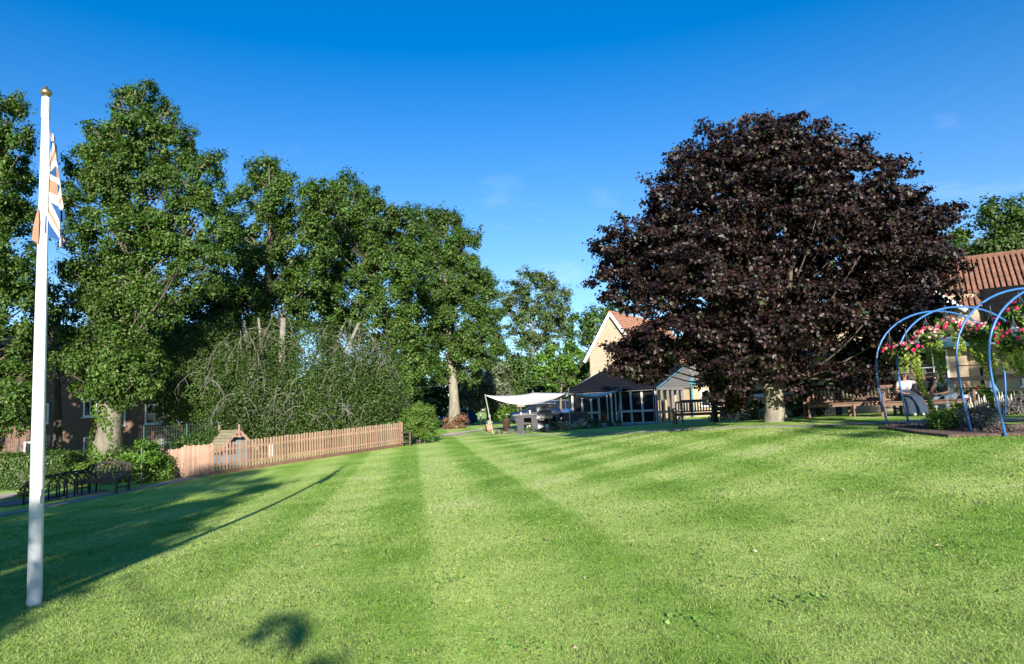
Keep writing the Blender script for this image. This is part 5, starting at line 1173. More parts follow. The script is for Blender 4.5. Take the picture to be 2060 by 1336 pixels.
# ------------------------------------------------------------------ outdoor kitchen
m_clad = mat('charcoal_cladding', (0.045, 0.046, 0.052), 0.8, 0.2, 6); m_top = mat('worktop', (0.09, 0.09, 0.095), 0.5, 0.2, 6); m_steel = mat('steel', (.45, .46, .47), .3, .05, metal=.9)
def counter(name, label, x0, x1, y0, y1, h, openings):
    cxm, cym = (x0 + x1) / 2, (y0 + y1) / 2; g = min(float(gz(np.array([x]), np.array([y]))[0]) for x, y in ((x0, y0), (x1, y1))); g2 = float(gz(np.array([cxm]), np.array([cym]))[0])
    t = thing(name, (cxm, cym, g2), label, 'kitchen counter', 'outdoor kitchen counters')
    mb = MB(); mb.box((cxm, cym, g2 + h), (x1 - x0 + .1, y1 - y0 + .12, .05)); obj('worktop', mb, m_top, t)
    mb = MB(); xs_ = [x0] + [v for o in openings for v in o] + [x1]
    for a, b in zip(xs_[0::2], xs_[1::2]): mb.box(((a + b) / 2, cym, (g - .1 + g2 + h - .026) / 2), (b - a, y1 - y0, g2 + h - .026 - g + .1))
    for a, b in openings:
        mb.box(((a + b) / 2, y1 - .04, g2 + h / 2 - .05), (b - a - .002, .06, h)); mb.box(((a + b) / 2, cym, g2 + h - .11), (b - a - .002, y1 - y0 - .01, .14)); mb.box(((a + b) / 2, cym, g2 + .03), (b - a - .002, y1 - y0 - .01, .12))
    obj('cabinet', mb, m_clad, t)
    sh = MB()
    for a, b in openings: sh.box(((a + b) / 2, cym, g2 + h * .45), (b - a - .004, y1 - y0 - .14, .03))
    if openings: obj('shelf', sh, m_dead, t)
    bd = MB(); k = int((y1 - y0) / .1); w0 = int((xs_[1] - xs_[0]) / .12)
    for i in range(w0): bd.box((xs_[0] + (i + .5) * (xs_[1] - xs_[0]) / w0, y0 - .008, g2 + h / 2 - .03), ((xs_[1] - xs_[0]) / w0 - .012, .014, h - .1))
    obj('cladding_board', bd, m_clad, t); return t, g2
kx = lambda px, Y=39.6: at(px, 850, Y).x
counter('kitchen_counter', 'charcoal outdoor kitchen counter with open shelves, holding the barbecue', kx(1040), kx(1128), 39.5, 40.5, .95, [(kx(1054), kx(1069)), (kx(1082), kx(1104)), (kx(1108), kx(1118))])
counter('kitchen_counter', 'plain charcoal counter with long pale worktop, right of the barbecue', kx(1133), kx(1182), 39.3, 40.4, .93, [])
# barbecue
gq = float(gz(np.array([kx(1098)]), np.array([40.0]))[0]); q = Vector((kx(1096), 40.0, gq + .98)); bq = thing('barbecue', tuple(q), 'barbecue with rounded grey hood set on the charcoal counter', 'barbecue')
mb = MB(); prof = [(-.30, 0), (-.36, .12), (-.33, .27), (-.2, .38), (0, .42), (.2, .40), (.32, .3), (.36, .12), (.34, 0)]
mb.prism([(q.x - .42, q.y + y, q.z + .02 + z) for y, z in prof], (.84, 0, 0)); obj('hood', mb, mat('hood_grey', (.17, .165, .15), .4, .1, metal=.3), bq)
mb = MB(); mb.box(q + Vector((0, -.46, -.14)), (.9, .12, .32)); obj('control_panel', mb, mat('panel_steel', (.14, .135, .125), .4, .1, metal=.3), bq)
mb = MB(); mb.tube([q + Vector((-.3, -.44, .18)), q + Vector((.3, -.44, .18))], .018, 6); obj('handle', mb, m_steel, bq)
for k in range(4):
    mb = MB(); mb.tube([q + Vector((-.3 + k * .2, -.52, -.1)), q + Vector((-.3 + k * .2, -.56, -.1))], .03, 8); obj('knob', mb, m_blk, bq)
q = Vector((kx(1067), 39.9, gq + .975)); cn = thing('canister', tuple(q), 'small steel canister on the counter beside the barbecue', 'canister')
mb = MB(); mb.lathe(q, [(.10, 0), (.11, .02), (.11, .08), (.10, .09), (.11, .10), (.11, .19), (.09, .22), (.03, .24)], 14); obj('body', mb, m_steel, cn, True)
mb = MB(); mb.ball(q + Vector((-.10, -.03, .16)), .035, 8); obj('red_knob', mb, mat('red_plastic', (.5, .02, .02), .4, 0), cn)
q = Vector((kx(1049), 39.8, gq + .975)); mb = MB(); mb.box(q + ez * .05, (.07, .07, .1)); mb.tube([q + ez * .1, q + ez * .13], .02, 6); tag(obj('soap_bottle', mb, m_white), 'small pale bottle at the left end of the counter', 'bottle')
for px, w_, dz_, lab in [(1063, .22, .12, 'white'), (1087, .34, .12, 'pale'), (1101, .3, .12, 'light'), (1090, .3, .56, 'cream')]:
    q = Vector((kx(px), 39.75, gq + dz_)); mb = MB(); mb.box(q + ez * .11, (w_, .3, .2)); mb.box(q + ez * .215, (w_ + .02, .32, .02))
    tag(obj('storage_box', mb, m_sail), {'white': 'white box low in the left opening of the counter', 'pale': 'pale box low under the barbecue, left', 'light': 'white box low under the barbecue, right', 'cream': 'cream box on the shelf under the barbecue'}[lab], 'box', 'boxes in the counter openings')
# planter, pot
q = G(at(1019, 862, 41.5).x, 41.5); pl = thing('planter', tuple(q), 'tall dark brown tapered planter left of the counter', 'planter')
mb = MB(); mb.lathe(q, [(.17, 0), (.25, .66), (.27, .68), (.27, .74), (.22, .74), (.22, .68)], 14); obj('pot', mb, mat('brown_pot', (.06, .03, .022), .6, .2), pl, True)
rng = np.random.RandomState(3); P, N = lobe_leaves([(q + Vector((.08, 0, .85)), (.3, .28, .16))], rng, .1, .8, .12); leaf_object('plant', P, N, .11 * np.ones(len(P)), LF['dark'], pl, rng)
q = G(at(984, 864, 43).x, 43); pt = thing('terracotta_pot', tuple(q), 'round terracotta pot with white flowers on the lawn by the leaning post', 'flower pot')
mb = MB(); mb.lathe(q, [(.14, 0), (.26, .14), (.27, .28), (.22, .38), (.24, .42), (.19, .42)], 14); obj('pot', mb, mat('terracotta', (.36, .19, .12), .8, .15), pt, True)
P, N = lobe_leaves([(q + ez * .52, (.2, .2, .14))], rng, .07, .9, .1); leaf_object('flowers', P, N, .07 * np.ones(len(P)), leaf_mat('white_flower', [(.6, .58, .58, 0), (.75, .73, .72, .7), (.1, .2, .04, .75), (.1, .2, .04, 1)], .2), pt, rng)
# path lamps and small things along the drive
m_pale = mat('frosted_globe', (.22, .22, .21), .5, .05)
def lamp(px, Y, h, label):
    q = on(px, Y); t = thing('path_lamp', tuple(q), label, 'lamp', 'lamps along the drive'); mb = MB(); mb.tube([q, q + ez * h], .05, 8); obj('post', mb, m_blk, t)
    mb = MB(); mb.lathe(q + ez * h, [(.05, 0), (.12, .04), (.13, .2), (.06, .3)], 10); obj('globe', mb, m_pale, t)
lamp(941, 58, 1.35, 'tall dark lamp post with pale head by the tail of the blue car'); lamp(967, 62, .75, 'short dark lamp with pale head at the edge of the drive'); lamp(985, 62, .6, 'low lamp on the verge behind the terracotta pot')
q = at(1048, 815, 63); sg_ = thing('notice_board', (q.x, q.y, float(gz(np.array([q.x]), np.array([q.y]))[0])), 'cream notice board above the second blue car', 'sign')
mb = MB(); mb.box(q, (.72, .05, .34)); obj('panel', mb, mat('cream_sign', (.19, .18, .12), .7, .1), sg_)
mb = MB(); mb.box((q.x, q.y + .04, (q.z + sg_.location.z) / 2), (.07, .05, q.z - sg_.location.z)); obj('post', mb, m_dwood, sg_)
# overhead cable
mb = MB(); a, b = at(795, 780, 42), at(965, 760, 60)
mb.tube([a.lerp(b, t) - ez * .25 * math.sin(t * math.pi) for t in np.linspace(0, 1, 12)], .022, 5); tag(obj('cable', mb, mat('cable_grey', (.25, .25, .26), .5, 0)), 'thin grey overhead cable running past the pale trunk', 'cable')

# ------------------------------------------------------------------ cars
m_cblue = mat('car_paint_blue', (0.012, 0.06, 0.17), 0.35, 0.0); m_cnavy = mat('car_paint_navy', (0.005, 0.018, 0.05), 0.35, 0.0)
for m_ in (m_cblue, m_cnavy): m_.node_tree.nodes['Principled BSDF'].inputs['Specular IOR Level'].default_value = .2
m_tyre = mat('tyre', (.015, .015, .015), .9, .1); m_rim = mat('alloy', (.4, .41, .42), .35, .05, metal=.6); m_plast = mat('black_plastic', (.02, .02, .021), .6, .1)
def car(label, loc, rz, paint, L=4.5, Wd=1.8, Hh=1.62):
    """Front towards local -x."""
    t = thing('parked_car', loc, label, 'car', 'parked cars', rz)
    def o(n, mb, m, sm=False, par=None): 
        k = obj(n, mb, m, None, sm); k.parent = par or t; return k
    # body sides as a loft: (x, z_low, z_shoulder) stations
    st = [(-.5, .42, .62), (-.485, .30, .74), (-.44, .22, .84), (-.30, .2, .93), (-.18, .2, .98), (.0, .2, 1.0), (.2, .2, 1.02), (.36, .22, 1.03), (.46, .26, 1.0), (.49, .35, .9), (.5, .45, .75)]
    mb = MB(); vs_ = []
    for x, zl, zs in st:
        e = 1 - .12 * max(0, abs(x) - .36) / .14
        for y, z in [(-.46 * e, zl), (-.5 * e, zl + .15), (-.5 * e, zs - .18), (-.47 * e, zs), (-.3 * e, zs + .03), (.3 * e, zs + .03), (.47 * e, zs), (.5 * e, zs - .18), (.5 * e, zl + .15), (.46 * e, zl)]: vs_.append((x * L, y * Wd, z))
    k = 10; fs = [(i * k + j, i * k + (j + 1) % k, (i + 1) * k + (j + 1) % k, (i + 1) * k + j) for i in range(len(st) - 1) for j in range(k)]
    mb.add(vs_, fs + [tuple(range(k - 1, -1, -1)), tuple((len(st) - 1) * k + j for j in range(k))]); o('body', mb, paint, True)
    cb = [(-.2, 1.0, 1.0), (-.08, Hh - .12, .9), (.04, Hh - .02, .86), (.2, Hh, .85), (.36, Hh - .06, .84), (.455, Hh - .3, .86), (.475, 1.0, .96)]
    roof_ = MB(); vs_ = []
    for x, z, w_ in cb[1:6]:
        for y in (-.5, -.4, 0, .4, .5): vs_.append((x * L, y * Wd * w_ * .86, z + (.02 if abs(y) < .45 else -.03)))
    roof_.add(vs_, [(i * 5 + j, i * 5 + j + 1, (i + 1) * 5 + j + 1, (i + 1) * 5 + j) for i in range(4) for j in range(4)]); o('roof', roof_, paint, True)
    gl = MB()
    for s in (-1, 1):
        P_ = [(cb[0][0] * L, s * .5 * Wd * .93, 1.0)] + [(x * L, s * .5 * Wd * w_ * .86, z - .035) for x, z, w_ in cb[1:6]] + [(cb[6][0] * L, s * .5 * Wd * .9, 1.0)]
        gl.add(P_, [tuple(range(len(P_)))])
    gl.add([(cb[0][0] * L, -.45 * Wd, 1.0), (cb[0][0] * L, .45 * Wd, 1.0), (cb[1][0] * L, .38 * Wd, cb[1][1] - .03), (cb[1][0] * L, -.38 * Wd, cb[1][1] - .03)], [(0, 1, 2, 3)])
    gl.add([(cb[6][0] * L, -.43 * Wd, 1.0), (cb[6][0] * L, .43 * Wd, 1.0), (cb[5][0] * L, .36 * Wd, cb[5][1] - .03), (cb[5][0] * L, -.36 * Wd, cb[5][1] - .03)], [(3, 2, 1, 0)]); o('window', gl, m_glass)
    for s in (-1, 1):
        pl_ = MB()
        for xa, za, xb, zb_ in [(-.2, 1.0, -.08, Hh - .14), (.06, 1.0, .06, Hh - .05), (.27, 1.0, .27, Hh - .06), (.44, 1.0, .41, Hh - .2)]:
            pl_.bar((xa * L, s * .473 * Wd, za - .02), (xb * L, s * .385 * Wd, zb_), .06, .03, (1, 0, 0))
        o('pillar', pl_, paint)
        rl = MB(); rl.tube([(-.02 * L, s * .34 * Wd, Hh + .02), (.1 * L, s * .34 * Wd, Hh + .06), (.3 * L, s * .34 * Wd, Hh + .04), (.36 * L, s * .34 * Wd, Hh - .03)], .02, 6); o('roof_rail', rl, m_rim)
        hl = MB(); hl.box((-.483 * L, s * .36 * Wd, .72), (.1, .34, .13)); o('headlight', hl, m_rim)
        tl = MB(); tl.box((.488 * L, s * .38 * Wd, .9), (.1, .28, .16)); o('tail_light', tl, mat('tail_red', (.25, .01, .012), .3, 0))
        mi = MB(); mi.ball((-.14 * L, s * .56 * Wd, 1.05), (.06, .1, .08)); o('mirror', mi, paint, True)
        dh = MB(); dh.box((.01 * L, s * .502 * Wd, .86), (.16, .03, .03)); dh.box((.22 * L, s * .502 * Wd, .88), (.16, .03, .03)); o('handle', dh, paint)
        cl = MB(); cl.box((0, s * .485 * Wd, .26), (.55 * L, .04, .14)); o('sill', cl, m_plast)
        for x in (-.305, .30):
            ar = MB(); ar.tube([(x * L, s * .46 * Wd, .35), (x * L, s * .505 * Wd, .35)], .41, 20); o('wheel_arch', ar, m_plast)
            wt = MB(); wt.tube([(x * L, s * .40 * Wd, .34), (x * L, s * .515 * Wd, .34)], .34, 20); w_o = o('wheel', wt, m_tyre)
            rm = MB(); rm.tube([(x * L, s * .51 * Wd, .34), (x * L, s * .522 * Wd, .34)], .10, 10)
            rm2 = MB()
            for a in range(8):
                c_, s_ = math.cos(a * math.pi / 4), math.sin(a * math.pi / 4); rm2.bar((x * L + .05 * c_, s * .519 * Wd, .34 + .05 * s_), (x * L + .24 * c_, s * .519 * Wd, .34 + .24 * s_), .055, .02, (-s_, 0, c_))
            rm.add(rm2.v, rm2.f); o('rim', rm, m_rim, False, w_o)
    np_ = MB(); np_.box((-.502 * L, 0, .48), (.02, .5, .11)); o('number_plate', np_, m_white)
    gr = MB(); gr.box((-.498 * L, 0, .66), (.03, .7, .16)); o('grille', gr, m_plast)
    return t
q = G(at(914, 857, 71).x, 71); car('bright blue estate car parked behind the pale trunk', tuple(q), rad(18), m_cblue, 4.6, 1.85, 1.68)
q = G(at(1075, 850, 57).x, 57.3); car('dark blue car parked behind the outdoor kitchen', tuple(q), rad(8), m_cnavy, 4.5, 1.82, 1.5)
q = G(at(1108, 846, 61).x, 61); car('brighter blue car whose roof shows above the barbecue', tuple(q), rad(12), m_cblue, 4.4, 1.82, 1.75)
q = G(at(662, 860, 48).x, 48); car('dark blue car glimpsed over the picket fence under the weeping tree', tuple(q), rad(80), m_cnavy, 4.3, 1.8, 1.6)
# ------------------------------------------------------------------ garden arches and hanging baskets
m_hoop = mat('blue_metal', (0.028, 0.12, 0.33), 0.38, 0.12, 6)
def hoop_pts(x, y, R, H, phi):
    cx, cy = x + R * math.cos(phi), y + R * math.sin(phi); g0 = G(x, y).z
    out = []
    for i in range(7):
        t = i / 6; out.append((-(R - .10 + .14 * math.sin(t * math.pi / 2)), t * 1.25))
    for i in range(1, 24):
        a = math.pi * i / 24; out.append((-(R + .04) * math.cos(a), 1.25 + (H - 1.25) * math.sin(a) ** .9))
    for i in range(7):
        t = 1 - i / 6; out.append(((R - .10 + .14 * math.sin(t * math.pi / 2)), t * 1.25))
    return [Vector((cx + u * math.cos(phi), cy + u * math.sin(phi), g0 + z - (.15 if z == 0 else 0))) for u, z in out]
def arch(label, h1, h2, R, H, phi):
    t = thing('garden_arch', tuple(G(*h1)), label, 'garden arch', 'blue arches over the flower bed')
    P = [hoop_pts(h1[0], h1[1], R, H, phi), hoop_pts(h2[0], h2[1], R, H, phi)]
    for p in P: mb = MB(); mb.tube(p, .0215, 10); obj('hoop', mb, m_hoop, t, True)
    for k in (2, 4, 6, 9, 13): mb = MB(); mb.tube([P[0][k], P[1][k]], .009, 5); obj('cross_bar', mb, m_blk, t)
    return P
bA = at(1778, 857, 15.9); bB = at(1822, 861, 15.2); bC = at(1945, 868, 12.7); bD = at(2012, 869, 11.9)
PA = arch('pair of blue metal hoops nearer the copper tree, hung with petunia baskets', (bA.x, bA.y), (bB.x, bB.y), 1.52, 2.62, rad(4))
PC = arch('pair of blue metal hoops nearest the edge of the picture over the flower bed', (bC.x, bC.y), (bD.x, bD.y), 1.52, 2.66, rad(4))
m_mag = leaf_mat('magenta_petal', [(.55, .008, .09, 0), (.72, .02, .16, 1)], .25)
m_pink = leaf_mat('pale_pink_petal', [(.42, .2, .14, 0), (.6, .42, .36, .8), (.7, .68, .7, 1)], .25)
m_trail = leaf_mat('lime_trailing_leaf', [(.17, .25, .025, 0), (.28, .36, .05, .6), (.38, .44, .10, 1)], .4)
m_bask = mat('basket_moss', (.04, .035, .02), .95, .4, 20)
def basket(label, px, py, Y, strands, seed, mag=18, pink=30, r=.2):
    rng = np.random.RandomState(seed); c = at(px, py, Y); t = thing('hanging_basket', tuple(c), label, 'hanging basket', 'flower baskets hung on the blue arches')
    mb = MB(); mb.lathe(c, [(.03, -.2), (.12, -.15), (.18, -.05), (.19, 0), (.15, 0)], 12); obj('basket', mb, m_bask, t, True)
    mb = MB()
    for k in range(3): a = k * 2.1; mb.tube([c + Vector((.18 * math.cos(a), .18 * math.sin(a), 0)), c + Vector((0, 0, .42))], .006, 4)
    mb.tube([c + Vector((0, 0, .41)), c + Vector((0, 0, .52))], .007, 4); obj('chain', mb, m_steel, t)
    P, N = lobe_leaves([(c + Vector((0, 0, .08)), (r * 1.1, r * 1.05, r * .6)), (c + Vector((.1, -.05, -.03)), (r * .6,) * 3), (c + Vector((-.12, -.03, -.02)), (r * .6,) * 3)], rng, .07, .9, .1); leaf_object('foliage', P, N, .07 * (.6 + .8 * rng.random_sample(len(P))), LF['shrub'], t, rng)
    def flowers(n, m, name, s):
        k = n; D = rng.normal(size=(k, 3)); D /= np.linalg.norm(D, axis=1, keepdims=True); D[:, 2] = np.abs(D[:, 2]) * 1.0 - .25; D[:, 1] = -np.abs(D[:, 1])
        cc = np.array(c) + D * np.array([r * 1.7, r * 1.4, r * 1.25]) + np.array([0, 0, .05]); Ps, Ns = [], []
        for p, dd in zip(cc, D):
            for j in range(5):
                a = j * 1.257 + rng.rand(); e = np.cross(dd, [0, 0, 1.]); e /= np.linalg.norm(e) + 1e-6; f_ = np.cross(e, dd)
                Ps.append(p + (e * math.cos(a) + f_ * math.sin(a)) * s * .42); Ns.append(dd + (e * math.cos(a) + f_ * math.sin(a)) * .5)
        leaf_object(name, np.array(Ps), np.array(Ns), np.full(len(Ps), s), m, t, rng, .95)['kind'] = 'stuff'
    flowers(mag, m_mag, 'magenta_flowers', .048); flowers(int(pink * .55), m_pink, 'pale_flowers', .042)
    Ps, Ns = [], []
    for dx, L, sway in strands:
        k = int(L * 420); u = rng.random_sample(k); p = np.array(c)[None, :] + np.stack([dx + sway * u ** 1.3, -.12 - .05 * u + 0 * u, -.04 - 1.35 * L * u], 1) + rng.normal(size=(k, 3)) * (.034 * (1 - .5 * u))[:, None]
        leaf_object('trailing_strand', p, rng.normal(size=(k, 3)) * .6 + np.array([-.1, -.8, .5]), .055 * (.6 + .8 * rng.random_sample(k)), m_trail, t, rng, .8)['kind'] = 'stuff'
    return t
basket('petunia basket lowest on the far hoop, with magenta blooms and no long strands', 1793, 712, 15.8, [(.08, .3, 0)], 101, 20, 16, .2)
basket('basket with one very long lime green strand falling past the hat', 1826, 708, 15.0, [(-.02, .98, .36), (.10, .35, .05), (-.12, .3, -.05), (.05, .55, .1)], 102, 16, 20, .2)
basket('basket with white and magenta blooms and two hanging strands', 1866, 680, 15.4, [(.02, .75, .1), (-.1, .4, -.03), (.14, .55, .08)], 103, 14, 60, .22)
basket('basket high under the top of the second hoop, magenta and pale blooms', 1906, 660, 15.4, [(.03, .45, .06), (.13, .4, .1)], 104, 16, 40, .22)
basket('basket with thick strands just inside the third hoop', 1955, 672, 14.0, [(-.05, .62, .14), (.06, .72, .18), (.15, .5, .15), (-.12, .4, .05)], 105, 12, 46, .22)
basket('basket with pale strands between the third and fourth hoops', 1998, 668, 13.4, [(-.05, .55, .1), (.08, .62, .16), (.18, .5, .1)], 106, 10, 16, .24)
basket('leafy basket beside the nearest hoop with one strand at the picture edge', 2044, 690, 12.6, [(.0, .75, .16), (-.14, .45, .08), (-.06, .4, .02), (.12, .5, .1)], 107, 14, 14, .26)
basket('leafy basket highest at the picture edge', 2054, 634, 12.9, [(-.05, .25, 0), (.05, .3, .04)], 108, 6, 5, .24)

# ------------------------------------------------------------------ plants in the bed and along the paths
def gb(px, Y, h, r, rz_): p = on(px, Y); return (p + ez * h, (r, r, rz_))
bush('bed_shrub', 'round green shrub in the flower bed before the seated person in the teal shirt', 'shrub', [gb(1900, 13.6, .2, .26, .24), gb(1912, 13.4, .16, .2, .2), gb(1885, 13.8, .14, .18, .18)], 'shrub', 81, .055, 1.1, .12)
bush('lavender', 'silvery lavender clump in the flower bed between the hoops', 'shrub', [gb(1968, 13.0, .24, .25, .26), gb(1985, 12.9, .2, .2, .22), gb(1955, 13.2, .16, .15, .18)], 'lav', 82, .045, .9, .12)
bush('lavender', 'small silvery clump at the foot of the third hoop', 'shrub', [gb(1935, 13.8, .2, .16, .2)], 'lav', 83, .045, .8, .1)
bush('border_plant', 'green leafy plants with a red bloom behind the bench, by the rail fence', 'plant', [gb(1960, 20.6, .35, .5, .4), gb(1985, 20.2, .3, .4, .35), gb(1945, 21, .3, .35, .35)], 'bright', 84, .10, .9, .22)
bush('border_plant', 'green leafy plants beyond the path near the picture edge', 'plant', [gb(2022, 19.6, .25, .3, .3), gb(2052, 18.6, .22, .35, .25)], 'bright', 85, .09, .9, .2)
bush('pale_plant', 'pale silvery edging plants near the picture edge, before the boarded wall', 'plant', [gb(2045, 17.2, .15, .4, .18), gb(2075, 17, .2, .35, .25)], 'lav', 86, .06, .8, .15)
def spikes(label, px0, px1, Y, n, h, seed):
    rng = np.random.RandomState(seed); t = thing('spike_flowers', tuple(on((px0 + px1) / 2, Y)), label, 'flowers'); mb = MB()
    for i in range(n):
        q = on(rng.uniform(px0, px1), Y + rng.uniform(-.4, .4)); hh = h * rng.uniform(.6, 1.1); e = q + Vector((rng.normal() * .05, 0, hh)); mb.tube([q, q.lerp(e, .45), q.lerp(e, .5), q.lerp(e, .8), e], [.006, .006, .022, .02, .004], 5)
    obj('spikes', mb, mat('spike_white', (.4, .38, .33), .9, .2), t); return t
spikes('pale spiky blooms in front of the leafy border plants', 1945, 1992, 19.2, 22, .5, 87); spikes('pale spiky blooms beside the nearest hoop, beyond the path', 2008, 2058, 18.2, 24, .55, 88)
q = on(1973, 20.0); mb = MB(); mb.ball(q + ez * .72, .05, 8); mb.tube([q, q + ez * .7], .008, 4); tag(obj('red_flower', mb, mat('rose_red', (.45, .01, .03), .6, 0)), 'single deep red bloom above the leafy border plants', 'flower')
bush('low_plant', 'bright green leaves at the foot of the short stump near the dark benches', 'plant', [gb(1443, 30.5, .15, .25, .2), gb(1462, 30, .25, .22, .25)], 'bright', 89, .09, .8, .15)
q = on(1457, 29.8); mb = MB(); mb.box(q + ez * .2, (.26, .2, .52)); mb.box(q + ez * .47, (.29, .23, .03)); tag(obj('short_stump', mb, m_bwood), 'short brown wooden post stump right of the dark benches', 'post')
bush('dark_border', 'dark shrubs in the shade behind the copper trunk', 'shrub', [gb(1500, 26, .35, .6, .45), gb(1610, 25.4, .35, .6, .45), gb(1640, 25, .3, .5, .4)], 'dark', 90, .11, .8, .25)
cream = leaf_mat('cream_flower', [(.5, .42, .34, 0), (.68, .6, .5, .45), (.45, .2, .15, .6), (.12, .2, .04, .62), (.16, .26, .05, 1)], .2)
def clump_(label, px, Y, r, h, m, seed, name='flower_clump', cat='flowers'):
    rng = np.random.RandomState(seed); q = on(px, Y); t = thing(name, tuple(q), label, cat, None)
    P, N = lobe_leaves([(q + ez * h * .5, (r, r, h * .6))], rng, .07, 1.0, .12); P[:, 2] = np.maximum(P[:, 2], q.z + .01); leaf_object('foliage', P, N, .07 * (.6 + .8 * rng.random_sample(len(P))), m, t, rng); return t
for i, (px, r, h, wh, lab) in enumerate([(1060, .17, .42, 0, 'taller round green plant left of the barbecue at the paving edge'), (1069, .13, .3, 0, 'smaller round green plant beside the taller one at the paving edge'), (1093, .16, .38, 0, 'green plant directly below the barbecue'), (1115, .17, .45, 0, 'pale green plant below the right end of the barbecue counter'),
        (1129, .14, .5, 1, 'cream and pink flower clump between the two counters'), (1144, .22, .4, 1, 'cream flower clump at the foot of the middle sail post'), (1160, .22, .42, 1, 'cream flower clump just right of the middle sail post'), (1172, .24, .46, 1, 'biggest cream flower clump below the plain counter'), (1190, .18, .4, 0, 'green plant right of the cream flower clumps'), (1204, .22, .34, 0, 'low green plant in front of the sunroom door'), (1228, .2, .3, 0, 'low green plant by the slanting sail post'), (1243, .2, .3, 0, 'last low green plant along the patio edge'),
        (1004, .18, .22, 0, 'small pale plant at the left end of the paving'), (1026, .18, .26, 0, 'small pale plant next along the paving'), (1042, .16, .2, 0, 'small pale plant at the near corner of the charcoal counter')]):
    Y = 37.8 if px < 1125 else (38.2 if px < 1180 else 40); clump_(lab, px, Y, r, h, cream if wh else (LF['lav'] if px < 1050 else LF['hedge']), 200 + i, 'flower_clump' if wh else 'patio_plant', 'flowers' if wh else 'plant')
# pale blue boards by the boarded range, a white cushion on the bench
m_bluep = mat('blue_board_paint', (.10, .25, .42), .6, .1)
q = on(2001, 22.6); mb = MB(); mb.prism([q + Vector((-.24, 0, .5)), q + Vector((.30, 0, .5)), q + Vector((.1, .1, 1.12)), q + Vector((-.2, .1, 1.12))], (0, .05, 0)); mb.box(q + Vector((-.15, .05, .25)), (.05, .05, .52)); mb.box(q + Vector((.2, .05, .25)), (.05, .05, .52)); tag(obj('blue_board', mb, m_bluep), 'tapering blue board standing behind the rail fence post', 'board')
q = on(1570, 25.2); mb = MB(); mb.prism([q + Vector((-.2, 0, 0)), q + Vector((.12, 0, 0)), q + Vector((.02, .5, .75)), q + Vector((-.22, .5, .75))], (0, .04, 0)); mb.bar(q + Vector((-.04, .9, 0)), q + Vector((-.1, .5, .74)), .04, .04); tag(obj('blue_board', mb, m_bluep), 'leaning blue board just behind the copper trunk', 'board')

# ------------------------------------------------------------------ people
def skin(name, V, E, Rr, m, parent, lv=1):
    me = bpy.data.meshes.new(name); me.from_pydata([tuple(v) for v in V], E, []); me.materials.append(m)
    o = bpy.data.objects.new(name, me); COL.objects.link(o); o.parent = parent
    md = o.modifiers.new('skin', 'SKIN'); md.use_smooth_shade = True
    for i, r in enumerate(Rr):
        s = me.skin_vertices[0].data[i]; s.radius = (r if hasattr(r, '__len__') else (r, r)); s.use_root = (i == 0)
    sb_ = o.modifiers.new('smooth', 'SUBSURF'); sb_.levels = lv; sb_.render_levels = lv
    return o
m_skin = mat('skin', (.27, .155, .105), .6, .1, 8); m_grh = mat('grey_hair', (.10, .10, .105), .8, .2, 30)
m_denim = mat('dark_denim', (.018, .034, .062), .9, .25, 20); m_shirt = mat('teal_shirt', (.085, .135, .16), .9, .12, 8); m_jean = mat('pale_jeans', (.17, .22, .28), .9, .15, 10)
m_wsh = mat('white_cotton', (.33, .35, .38), .9, .1); m_hat = mat('cream_hat', (.24, .225, .18), .9, .15, 20); m_gtop = mat('grey_top', (.11, .11, .12), .9, .15); m_dk = mat('black_cloth', (.015, .015, .018), .9, .2)
def hand(parent, w, e, curl=.5):
    """Palm and five bent fingers continuing the forearm from wrist w towards e."""
    w = Vector(w); d = (Vector(e) - w).normalized(); sd = d.cross(Vector((0, 0, 1))); sd = sd.normalized() if sd.length > .1 else Vector((1, 0, 0)); nn = sd.cross(d)
    mb = MB(); pc = w + d * .05; mb.tube([w - d * .02, w + d * .01, w + d * .05, w + d * .09], [.024, .03, .036, .032], 8)
    for i, L in enumerate((.065, .078, .072, .055)):
        b = w + d * .085 + sd * (i - 1.5) * .019; k = b + d * L * .5 - nn * .006; mb.tube([b, k, k + d * L * .4 - nn * L * curl], [.0095, .009, .0075], 6)
    b = w + d * .03 - sd * .03; mb.tube([b, b - sd * .022 + d * .025, b - sd * .016 + d * .058 - nn * .015], [.012, .0105, .008], 6)
    obj('hand', mb, m_skin, parent, True, True)
def head_parts(parent, c, f, hair, hat=False, beard=False):
    """Face and hair on a head centred at c looking along f."""
    c = Vector(c); f = Vector(f).normalized(); s = f.cross(ez).normalized(); u = s.cross(f)
    mb = MB(); mb.tube([c + f * .085 + u * .025, c + f * .112 - u * .012, c + f * .092 - u * .025], [.010, .016, .010], 6); obj('nose', mb, m_skin, parent, True, True)
    mb = MB()
    for k in (-1, 1): mb.ball(c + f * .083 + s * k * .034 + u * .022, .013, 8)
    obj('eyes', mb, m_dk, parent, True, True)
    mb = MB(); mb.tube([c + f * .083 - u * .055 - s * .026, c + f * .092 - u * .052, c + f * .083 - u * .055 + s * .026], [.004, .007, .004], 6); obj('mouth', mb, mat('lips', (.3, .11, .09), .6, 0), parent, True, True)
    mb = MB()
    for k in (-1, 1): mb.ball(c + s * k * .082 + u * .005, (.014, .02, .03), 8)
    obj('ears', mb, m_skin, parent, True, True)
    if hair is not None:
        rng = np.random.RandomState(4); mb = MB()
        for i in range(160):
            dd = rng.normal(size=3); dd /= np.linalg.norm(dd); v = Vector(dd)
            if v.dot(f) > .45 and v.dot(u) < .55: continue
            if v.dot(u) < -.35: continue
            p = c + Vector((v.x * .083, v.y * .098, v.z * .118)) ; mb.ball(p, (.026, .026, .022), 5)
        obj('hair', mb, hair, parent, True, True)
